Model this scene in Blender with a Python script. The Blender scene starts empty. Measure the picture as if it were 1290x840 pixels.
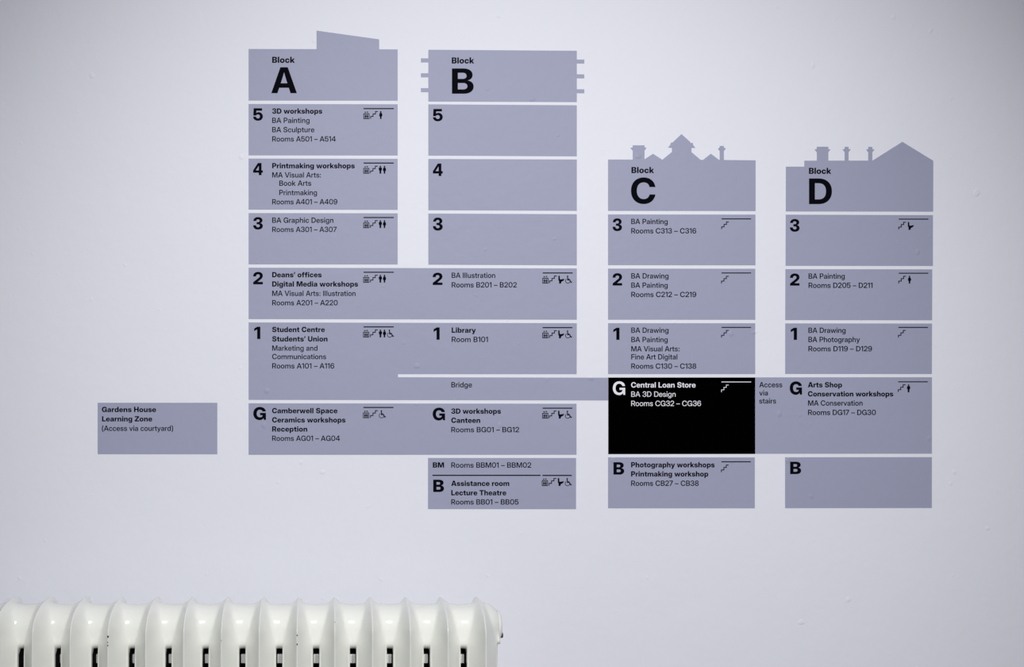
import bpy, bmesh, math, random
from mathutils import Vector, Matrix
from mathutils.geometry import delaunay_2d_cdt

# ------------------------------------------------------------------ camera, light, exposure
C = bpy.context.scene
COL = C.collection
PI = math.pi
CAM_H = 1.30          # lens height above the floor
CAM_D = 1.90          # lens to wall
FOC = 1338.0          # focal length in pixels of a 1290 px wide frame
VPX, VPY = 415.0, 420.0

cam_d = bpy.data.cameras.new('camera')
cam = bpy.data.objects.new('camera', cam_d)
COL.objects.link(cam)
cam.location = (0, -CAM_D, CAM_H)
cam.rotation_euler = (PI/2, 0, 0)
cam_d.sensor_fit = 'HORIZONTAL'
cam_d.sensor_width = 36.0
cam_d.lens = 36.0*FOC/1290.0
cam_d.shift_x = (645.0-VPX)/1290.0
cam_d.shift_y = (VPY-420.0)/1290.0
cam_d.clip_start = 0.01
C.camera = cam

world = bpy.data.worlds.new('world')
C.world = world
world.use_nodes = True
bg = world.node_tree.nodes['Background']
bg.inputs[0].default_value = (0.82, 0.84, 1.0, 1)
bg.inputs[1].default_value = 0.10

# a pair of soft-beamed ceiling spots behind and above the photographer light the wall
for x, tint in ((0.06, (0.975, 0.995, 1.0)), (0.66, (1.0, 0.975, 0.97))):
    sd = bpy.data.lights.new('ceiling_spot', 'SPOT')
    sd.energy = 207; sd.color = tint
    sd.spot_size = math.radians(58); sd.spot_blend = 1.0; sd.shadow_soft_size = 0.04
    so = bpy.data.objects.new('ceiling_spot', sd)
    COL.objects.link(so)
    so.location = (x, -3.0, 2.65)
    so.rotation_euler = (Vector((0.28, 0, 0.97))-so.location).to_track_quat('-Z', 'Y').to_euler()

C.view_settings.view_transform = 'Standard'
C.view_settings.look = 'None'
C.view_settings.gamma = 1.0
C.view_settings.use_curve_mapping = False
C.view_settings.exposure = 0.0

# ------------------------------------------------------------------ materials
def mat(name, color, rough=0.6, spec=0.5, bump=None, coat=0.0):
    m = bpy.data.materials.new(name)
    m.use_nodes = True
    nt = m.node_tree
    b = nt.nodes['Principled BSDF']
    b.inputs['Base Color'].default_value = (*color, 1)
    b.inputs['Roughness'].default_value = rough
    b.inputs['Specular IOR Level'].default_value = spec
    b.inputs['Coat Weight'].default_value = coat
    b.inputs['Coat Roughness'].default_value = 0.08
    if bump:
        geo = nt.nodes.new('ShaderNodeNewGeometry')
        prev = None
        for scale, detail, strength, dist in bump:
            n = nt.nodes.new('ShaderNodeTexNoise')
            n.inputs['Scale'].default_value = scale
            n.inputs['Detail'].default_value = detail
            nt.links.new(geo.outputs['Position'], n.inputs['Vector'])
            bp = nt.nodes.new('ShaderNodeBump')
            bp.inputs['Strength'].default_value = strength
            bp.inputs['Distance'].default_value = dist
            if detail == 0:                       # sparse grains under the paint
                r = nt.nodes.new('ShaderNodeMapRange')
                r.inputs['From Min'].default_value = 0.80
                r.inputs['From Max'].default_value = 0.88
                nt.links.new(n.outputs['Fac'], r.inputs['Value'])
                nt.links.new(r.outputs['Result'], bp.inputs['Height'])
            else:
                nt.links.new(n.outputs['Fac'], bp.inputs['Height'])
            if prev: nt.links.new(prev.outputs['Normal'], bp.inputs['Normal'])
            prev = bp
        nt.links.new(prev.outputs['Normal'], b.inputs['Normal'])
    return m

WALL_BUMP = [(9, 3, 0.35, 0.005), (60, 4, 0.35, 0.0012), (48, 0, 0.6, 0.0012)]
M_WALL = mat('white wall paint', (0.775, 0.785, 0.855), 0.62, 0.25, WALL_BUMP)
M_PANEL = mat('grey vinyl film', (0.330, 0.344, 0.468), 0.55, 0.25, WALL_BUMP)
M_BLACKP = mat('black vinyl film', (0.0004, 0.0004, 0.0005), 0.7, 0.0)
M_INK = mat('black lettering film', (0.002, 0.002, 0.005), 0.7, 0.03)
M_WHITE = mat('white lettering film', (0.80, 0.80, 0.86), 0.55, 0.25)
M_RAD = mat('cream radiator enamel', (0.83, 0.84, 0.79), 0.14, 0.5, [(28, 3, 0.12, 0.003), (160, 2, 0.08, 0.0006)])
M_IRON_SHADE = mat('chip iron and slot shade', (0.006, 0.006, 0.006), 0.9, 0.1)  # near black: bare iron in the chips, painted shade inside the slots
M_CHIP = mat('chipped brown iron', (0.045, 0.030, 0.024), 0.8, 0.2)
M_FLOOR = mat('grey floor', (0.36, 0.35, 0.34), 0.5, 0.4, [(40, 3, 0.1, 0.002)])

# ------------------------------------------------------------------ helpers
def link(name, me, parent=None, material=None, smooth=False):
    o = bpy.data.objects.new(name, me)
    COL.objects.link(o)
    if material and not me.materials: me.materials.append(material)
    if smooth:
        for p in me.polygons: p.use_smooth = True
    if parent: o.parent = parent
    return o

def tag(o, label, cat=None, group=None):
    o['label'] = label
    if cat: o['category'] = cat
    if group: o['group'] = group
    return o

def structure(name, corners, m):
    """a thick slab from two opposite corners"""
    (x0, y0, z0), (x1, y1, z1) = corners
    bm = bmesh.new()
    bmesh.ops.create_cube(bm, size=1)
    for v in bm.verts:
        v.co = Vector(((x0+x1)/2+v.co.x*(x1-x0), (y0+y1)/2+v.co.y*(y1-y0), (z0+z1)/2+v.co.z*(z1-z0)))
    me = bpy.data.meshes.new(name); bm.to_mesh(me); bm.free()
    o = link(name, me, None, m)
    o['kind'] = 'structure'
    return o

structure('wall_back', ((-2.6, 0, 0), (2.8, 0.15, 3.0)), M_WALL)
structure('floor', ((-2.6, -3.4, -0.10), (2.8, 0.15, 0)), M_FLOOR)

# The lettering artwork is drawn on a flat sheet: one unit is S metres on the wall,
# u runs right, v runs down.  Everything on the sheet is stuck on the wall plane y = 0.
S = CAM_D/FOC
def sheet(u, v):
    return ((u-VPX)*S, CAM_H-(v-VPY)*S)

def fill(contours):
    """triangles inside closed contours (non-zero winding)"""
    vs, es = [], []
    for c in contours:
        k = len(vs); n = len(c)
        vs += [Vector((p[0], p[1])) for p in c]
        es += [(k+i, k+(i+1) % n) for i in range(n)]
    ov, oe, of = delaunay_2d_cdt(vs, es, [], 0, 1e-7)[:3]
    keep = []
    for f in of:
        cx = sum(ov[i].x for i in f)/len(f); cy = sum(ov[i].y for i in f)/len(f)
        w = 0
        for c in contours:
            n = len(c)
            for i in range(n):
                x0, y0 = c[i][0], c[i][1]; x1, y1 = c[(i+1) % n][0], c[(i+1) % n][1]
                if (y0 <= cy) != (y1 <= cy):
                    if x0+(cy-y0)/(y1-y0)*(x1-x0) > cx: w += 1 if y1 > y0 else -1
        if w: keep.append(tuple(f))
    return ov, keep

def film(name, groups, depth, thick, m, parent=None, origin=None):
    """film cut to shape: groups of contours in sheet units, its back at y=-depth, its face at y=-(depth+thick)"""
    bm = bmesh.new()
    ox, oz = origin if origin else (0, 0)
    for contours in groups:
        ov, fs = fill(contours)
        used = sorted({i for f in fs for i in f})
        front, back = {}, {}
        for i in used:
            x, z = sheet(ov[i].x, ov[i].y)
            front[i] = bm.verts.new((x-ox, -(depth+thick), z-oz))
            back[i] = bm.verts.new((x-ox, -depth, z-oz))
        cnt = {}
        for f in fs:
            a = [front[i].co for i in f]
            nrm = (a[1]-a[0]).cross(a[2]-a[0])
            f2 = list(f) if nrm.y < 0 else list(f)[::-1]
            bm.faces.new([front[i] for i in f2])
            bm.faces.new([back[i] for i in f2[::-1]])
            for i in range(3): cnt[(f2[i], f2[(i+1) % 3])] = 1
        for (i, j) in cnt:
            if (j, i) not in cnt:
                bm.faces.new([front[j], front[i], back[i], back[j]])
    me = bpy.data.meshes.new(name); bm.to_mesh(me); bm.free()
    return link(name, me, parent, m)

# ------------------------------------------------------------------ letter outlines: character, advance, then contours (a star marks a curve handle)
GLYPHS_ROMAN = '''
 269|
(391|121,289 121,374* 150,551* 202,709* 236,765 355,765 323,695* 273,533* 246,367* 246,289 246,220* 270,83* 319,-62* 355,-144 236,-144 180,-47* 121,173*
)391|35,-144 72,-62* 120,83* 145,220* 145,289 145,367* 117,533* 68,695* 35,765 154,765 188,709* 240,551* 270,374* 270,289 270,173* 211,-47* 154,-144
0638|319,-12 231,-12* 104,80* 35,248* 35,363 35,479* 104,647* 231,739* 319,739 407,739* 534,647* 603,479* 603,363 603,248* 534,80* 407,-12*|319,95 369,95* 442,159* 481,280* 481,363 481,447* 442,568* 369,633* 319,633 269,633* 196,568* 157,447* 157,363 157,280* 196,159* 269,95*
1381|320,728 320,0 196,0 196,605 195,605 21,493 21,611 201,728
2586|40,0 40,98 304,329 341,362* 394,417* 422,474* 422,509 422,547* 391,603* 334,633* 294,633 252,633* 191,597* 158,529* 158,482 39,482 39,559* 102,675* 217,739* 294,739 367,739* 479,683* 543,582* 543,515 543,465* 506,382* 435,302* 383,256 215,108 215,107 547,107 547,0
3613|309,-12 223,-12* 103,54* 39,167* 39,236 164,236 164,191* 198,126* 262,92* 307,92 350,92* 414,121* 450,175* 450,211 450,244* 411,294* 342,322* 295,322 232,322 232,421 295,421 337,421* 399,447* 433,493* 433,524 433,559* 401,609* 344,637* 306,637 266,637* 208,607* 176,550* 176,511 54,511 54,578* 116,681* 230,739* 306,739 378,739* 491,687* 555,595* 555,536 555,477* 480,393* 419,378 419,377 468,370* 539,321* 578,248* 578,205 578,142* 508,44* 387,-12*
4644|27,163 27,265 357,728 438,728 438,599 393,599 157,268 157,267 616,267 616,163|393,0 393,194 393,240 393,728 516,728 516,0
5592|296,-10 221,-10* 105,48* 36,151* 32,219 156,219 158,183* 196,126* 258,93* 297,93 338,93* 399,131* 434,197* 434,240 434,284* 401,350* 341,388* 301,388 249,388* 175,345* 161,305 42,305 65,728 515,728 515,621 180,621 165,427 166,427 196,459* 275,490* 322,490 372,490* 457,453* 521,387* 557,296* 557,243 557,169* 492,54* 375,-10*
6606|311,-12 245,-12* 143,35* 72,126* 35,257* 35,341 35,432* 71,578* 142,683* 248,739* 318,739 388,739* 493,687* 557,595* 564,535 442,535 433,581* 369,636* 319,636 264,636* 191,574* 155,464* 155,391 156,391 174,419* 227,458* 295,479* 333,479 402,479* 509,416* 571,306* 571,236 571,163* 504,51* 387,-12*|310,93 349,93* 411,131* 448,196* 448,236 448,276* 412,340* 351,378* 312,378 283,378* 232,356* 194,317* 173,266* 173,236 173,196* 210,131* 272,93*
7538|73,0 385,617 385,618 23,618 23,728 516,728 516,617 205,0
8603|302,-12 223,-12* 103,41* 35,134* 35,195 35,244* 78,323* 155,373* 204,379 204,379 140,389* 60,477* 60,543 60,600* 122,689* 231,739* 302,739 373,739* 481,689* 543,600* 543,543 543,477* 464,389* 399,379 399,379 449,373* 525,322* 568,244* 568,195 568,134* 501,41* 381,-12*|302,87 343,87* 405,116* 439,168* 439,203 439,238* 404,293* 342,325* 302,325 262,325* 200,293* 164,238* 164,203 164,168* 199,116* 260,87*|302,424 337,424* 389,451* 419,500* 419,532 419,564* 390,612* 337,639* 302,639 266,639* 214,612* 184,564* 184,532 184,500* 214,451* 267,424*
9606|286,-12 217,-12* 111,41* 47,133* 40,193 162,193 171,146* 235,92* 285,92 341,92* 414,154* 450,264* 450,336 449,336 431,309* 378,271* 312,251* 274,251 205,251* 97,314* 35,423* 35,493 35,566* 102,677* 219,739* 296,739 361,739* 463,692* 534,601* 571,471* 571,386 571,296* 535,149* 463,44* 357,-12*|294,352 324,352* 374,374* 412,412* 433,463* 433,493 433,533* 397,597* 335,634* 296,634 258,634* 195,597* 158,533* 158,493 158,452* 194,389* 256,352*
:269|136,-9 104,-9* 60,36* 60,67 60,99* 104,143* 136,143 168,143* 211,99* 211,67 211,36* 168,-9*|136,347 104,347* 60,391* 60,422 60,454* 104,498* 136,498 168,498* 211,454* 211,422 211,391* 168,347*
A693|6,0 266,728 428,728 687,0 545,0 418,382 398,443* 356,579* 329,672 365,672 338,579* 296,443* 276,382 145,0|161,174 161,280 533,280 533,174
B642|60,0 60,728 342,728 419,728* 527,680* 583,596* 583,538 583,497* 553,433* 496,390* 457,379 457,378 501,373* 570,330* 611,257* 611,205 611,144* 553,51* 439,0* 354,0|188,105 341,105 407,105* 479,159* 479,209 479,243* 447,292* 387,318* 344,318 188,318|188,419 336,419 373,419* 426,444* 455,490* 455,521 455,568* 391,623* 336,623 188,623
C725|378,-12 278,-12* 123,81* 35,250* 35,363 35,478* 123,647* 278,739* 378,739 439,739* 546,703* 628,634* 682,538* 691,478 560,478 553,513* 521,567* 474,604* 414,623* 379,623 312,623* 217,559* 165,442* 165,363 165,285* 216,169* 312,104* 379,104 414,104* 473,123* 520,160* 553,214* 560,248 691,248 682,189* 628,93* 546,25* 439,-12*
D697|306,0 123,0 123,110 299,110 378,110* 481,170* 532,284* 532,365 532,445* 482,558* 380,617* 303,617 119,617 119,728 312,728 420,728* 577,640* 662,477* 662,365 662,252* 577,89* 418,0*|190,728 190,0 60,0 60,728
F572|60,0 60,728 550,728 550,616 190,616 190,417 524,417 524,308 190,308 190,0
G744|367,-12 272,-12* 122,83* 35,252* 35,363 35,478* 124,647* 278,739* 375,739 436,739* 544,703* 627,635* 682,543* 689,487 558,487 551,517* 520,568* 473,604* 413,623* 378,623 313,623* 217,559* 165,442* 165,363 165,285* 218,168* 314,104* 379,104 434,104* 519,148* 569,230* 569,285 632,285 632,235 632,183* 595,93* 525,26* 428,-12*|606,0 587,146 587,277 398,277 398,379 694,379 694,0
H715|60,0 60,728 190,728 190,427 525,427 525,728 654,728 654,0 525,0 525,316 190,316 190,0
I250|190,728 190,0 60,0 60,728
L550|60,0 60,728 190,728 190,112 527,112 527,0
M882|60,0 60,728 246,728 388,345 395,324* 414,265* 435,199* 453,141* 458,121 426,121 432,141* 449,199* 470,265* 489,324* 496,345 635,728 821,728 821,0 694,0 694,371 694,395* 696,458* 698,528* 699,600* 700,632 716,632 704,595* 680,520* 658,450* 639,392* 632,371 494,0 388,0 249,371 241,392* 222,450* 199,520* 175,595* 162,632 182,632 183,600* 184,528* 186,458* 188,395* 188,371 188,0
P625|60,0 60,728 338,728 418,728* 535,671* 598,566* 598,495 598,423* 534,319* 416,262* 336,262 130,262 130,372 331,372 375,372* 437,402* 471,457* 471,495 471,533* 437,588* 375,617* 331,617 190,617 190,0
R644|60,0 60,728 344,728 424,728* 541,671* 604,566* 604,495 604,424* 538,321* 417,265* 336,265 137,265 137,371 338,371 381,371* 444,402* 477,457* 477,495 477,533* 443,588* 381,618* 337,618 190,618 190,0|476,0 307,328 445,328 618,0
S640|324,-12 234,-12* 105,48* 36,159* 36,237 162,237 163,194* 202,131* 274,97* 325,97 370,97* 438,123* 476,170* 476,202 476,228* 448,266* 389,295* 341,306 262,323 153,348* 50,446* 50,522 50,588* 117,685* 237,739* 318,739 399,739* 517,683* 583,579* 586,507 463,507 459,565* 381,630* 317,630 277,630* 215,604* 179,559* 179,529 179,504* 206,469* 264,442* 311,431 385,414 442,401* 524,364* 578,314* 604,250* 604,210 604,142* 536,43* 410,-12*
T627|23,616 23,728 604,728 604,616 378,616 378,0 249,0 249,616
U704|352,-12 263,-12* 131,55* 58,174* 58,251 58,728 185,728 185,262 185,215* 226,144* 301,102* 352,102 403,102* 478,144* 519,215* 519,262 519,728 646,728 646,251 646,174* 573,55* 441,-12*
V688|266,0 6,728 146,728 277,345 295,289* 339,147* 367,55 330,55 356,147* 399,289* 417,345 544,728 682,728 427,0
Z627|27,0 27,102 368,529 395,562* 451,627* 480,660 495,616 451,616* 362,616* 318,616 39,616 39,728 597,728 597,625 262,205 234,170* 176,102* 146,67 130,112 174,112* 262,112* 306,112 600,112 600,0
a541|212,-8 161,-8* 80,26* 34,95* 34,146 34,190* 67,248* 124,282* 197,300* 236,304 284,309* 340,317* 365,334* 365,351 365,355 365,377* 342,411* 300,430* 270,430 241,430* 195,411* 169,377* 167,355 48,355 52,407* 107,483* 206,526* 273,526 323,526* 403,502* 458,456* 487,392* 487,352 487,0 366,0 366,73 364,73 352,50* 313,13* 254,-8*|242,83 282,83* 337,112* 365,161* 365,191 365,247 359,243* 337,236* 306,230* 270,224* 251,221 225,218* 181,200* 154,171* 154,147 154,127* 176,98* 216,83*
b587|333,-10 299,-10* 240,9* 193,49* 177,79 176,79 176,0 54,0 54,728 178,728 178,443 179,443 195,471* 242,508* 301,526* 334,526 400,526* 500,458* 556,338* 556,258 556,178* 501,57* 401,-10*|304,93 342,93* 399,131* 432,205* 432,258 432,312* 399,385* 342,424* 304,424 264,424* 204,383* 171,308* 171,258 171,208* 204,134* 264,93*
c545|283,-12 208,-12* 94,57* 31,178* 31,257 31,337* 94,459* 208,527* 283,527 331,527* 413,498* 475,446* 513,374* 517,331 396,331 393,352* 375,386* 346,411* 308,425* 284,425 244,425* 186,384* 155,308* 155,257 155,207* 186,132* 244,91* 284,91 308,91* 346,104* 373,129* 391,164* 395,185 517,185 513,143* 476,71* 414,18* 332,-12*
d587|254,-10 187,-10* 86,57* 31,178* 31,258 31,338* 87,458* 187,526* 253,526 287,526* 345,508* 392,471* 408,443 409,443 409,728 532,728 532,0 411,0 411,79 410,79 394,49* 347,9* 288,-10*|283,93 323,93* 383,134* 416,208* 416,258 416,308* 383,383* 323,424* 283,424 245,424* 187,385* 155,312* 155,258 155,205* 187,131* 245,93*
e553|282,-12 205,-12* 92,57* 31,179* 31,257 31,336* 94,458* 205,527* 277,527 333,527* 424,488* 489,417* 524,318* 524,259 524,226 79,226 79,311 463,311 408,288 408,331* 376,395* 319,430* 279,430 240,430* 183,395* 151,331* 151,288 151,234 151,190* 183,123* 243,85* 285,85 316,85* 364,104* 396,137* 403,159 518,159 508,109* 442,32* 343,-12*
f349|330,516 330,417 8,417 8,516|101,0 101,591 101,635* 137,696* 207,728* 258,728 281,728* 322,728* 330,728 330,628 324,628* 293,628* 282,628 251,628* 224,602* 224,570 224,0
g587|289,-211 220,-211* 121,-171* 63,-98* 56,-48 177,-48 183,-70* 214,-100* 260,-116* 289,-116 346,-116* 410,-53* 410,6 410,84 410,84 393,54* 346,15* 288,-3* 254,-3 187,-3* 86,64* 31,183* 31,260 31,339* 87,459* 187,526* 253,526 287,526* 345,507* 393,469* 410,439 411,439 411,516 532,516 532,13 532,-67* 469,-165* 358,-211*|283,98 323,98* 383,139* 416,212* 416,262 416,311* 383,385* 323,425* 283,425 245,425* 187,387* 155,314* 155,262 155,209* 187,136* 245,98*
h573|178,292 178,0 54,0 54,728 178,728 178,384 152,384 177,453* 267,526* 334,526 388,526* 471,479* 518,388* 518,322 518,0 395,0 395,303 395,359* 340,418* 291,418 258,418* 207,392* 178,336*
i232|54,0 54,516 178,516 178,0|116,592 85,592* 42,633* 42,662 42,692* 85,732* 116,732 148,732* 190,692* 190,662 190,633* 147,592*
j233|55,516 178,516 178,-53 178,-99* 142,-167* 70,-204* 18,-204 -33,-204 -33,-104 -1,-104 28,-104* 55,-73* 55,-38|116,592 85,592* 43,633* 43,662 43,692* 85,732* 116,732 148,732* 190,692* 190,662 190,633* 148,592*
k536|167,161 167,307 179,307 380,516 528,516 289,261 264,261|54,0 54,728 178,728 178,0|393,0 215,234 298,320 541,0
l232|178,728 178,0 54,0 54,728
m869|54,0 54,516 174,516 174,403 165,403 179,444* 228,499* 293,526* 329,526 388,526* 475,458* 484,403 468,403 479,440* 528,495* 599,526* 642,526 690,526* 769,484* 814,401* 814,340 814,0 691,0 691,323 691,374* 635,421* 595,421 564,421* 519,395* 494,348* 494,317 494,0 374,0 374,328 374,371* 322,421* 281,421 253,421* 206,395* 178,345* 178,308 178,0
n573|178,292 178,0 54,0 54,516 176,516 176,384 152,384 177,453* 267,526* 334,526 388,526* 471,479* 518,388* 518,322 518,0 395,0 395,303 395,359* 340,418* 291,418 258,418* 207,392* 178,336*
o570|285,-12 209,-12* 95,56* 31,177* 31,257 31,338* 95,459* 209,527* 285,527 361,527* 475,459* 539,338* 539,257 539,177* 475,56* 361,-12*|285,91 325,91* 383,131* 415,206* 415,257 415,309* 383,384* 325,424* 285,424 246,424* 187,384* 155,309* 155,257 155,206* 187,131* 245,91*
p587|54,-204 54,516 176,516 176,444 177,444 194,471* 241,508* 301,526* 334,526 400,526* 500,458* 556,338* 556,258 556,178* 501,57* 401,-10* 333,-10 299,-10* 242,9* 195,48* 179,77 178,77 178,-204|304,93 342,93* 399,131* 432,205* 432,258 432,312* 399,385* 342,424* 304,424 264,424* 204,383* 171,308* 171,258 171,208* 204,134* 264,93*
r356|54,0 54,516 173,516 173,430 175,430 189,474* 250,521* 300,521 312,521* 333,519* 340,519 340,409 333,410* 300,413* 282,413 253,413* 205,386* 178,333* 178,292 178,0
s505|257,-12 194,-12* 95,27* 34,104* 30,159 152,159 156,122* 209,80* 255,80 299,80* 351,115* 351,143 351,166* 313,195* 280,201 192,219 118,235* 42,310* 42,368 42,416* 93,487* 187,527* 250,527 312,527* 407,485* 462,408* 463,355 347,355 347,390* 295,435* 253,435 212,435* 165,399* 165,372 165,349* 201,320* 233,313 326,294 403,278* 475,209* 475,152 475,102* 419,28* 321,-12*
t350|327,516 327,417 8,417 8,516|98,656 222,656 222,148 222,121* 244,99* 274,99 286,99* 317,99* 327,99 327,0 314,0* 273,0* 253,0 174,0* 98,64* 98,130
u573|238,-10 185,-10* 101,36* 54,127* 54,194 54,516 178,516 178,213 178,156* 233,98* 282,98 314,98* 365,124* 395,180* 395,224 395,516 518,516 518,0 397,0 397,131 421,131 396,63* 306,-10*
v540|203,0 9,516 139,516 233,247 248,204* 274,119* 287,76 257,76 270,119* 296,204* 310,247 402,516 531,516 337,0
w796|168,0 9,516 138,516 191,320 206,266* 232,150* 246,94 229,94 243,150* 272,266* 287,320 341,516 455,516 509,320 524,266* 552,150* 566,94 549,94 563,150* 589,265* 603,320 657,516 788,516 628,0 500,0 437,215 429,247* 411,312* 395,379* 386,412 411,412 402,379* 385,312* 368,247* 358,215 295,0
y540|64,-204 64,-104 125,-104 142,-104* 164,-92* 181,-67* 189,-47 208,3 9,516 139,516 234,247 249,204* 276,119* 288,76 254,76 266,119* 293,204* 308,247 402,516 531,516 301,-85 285,-125* 241,-178* 182,-204* 145,-204 125,-204* 84,-204*
–500|500,342 500,238 0,238 0,342
’215|36,468 74,728 196,728 123,468
'''
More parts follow.
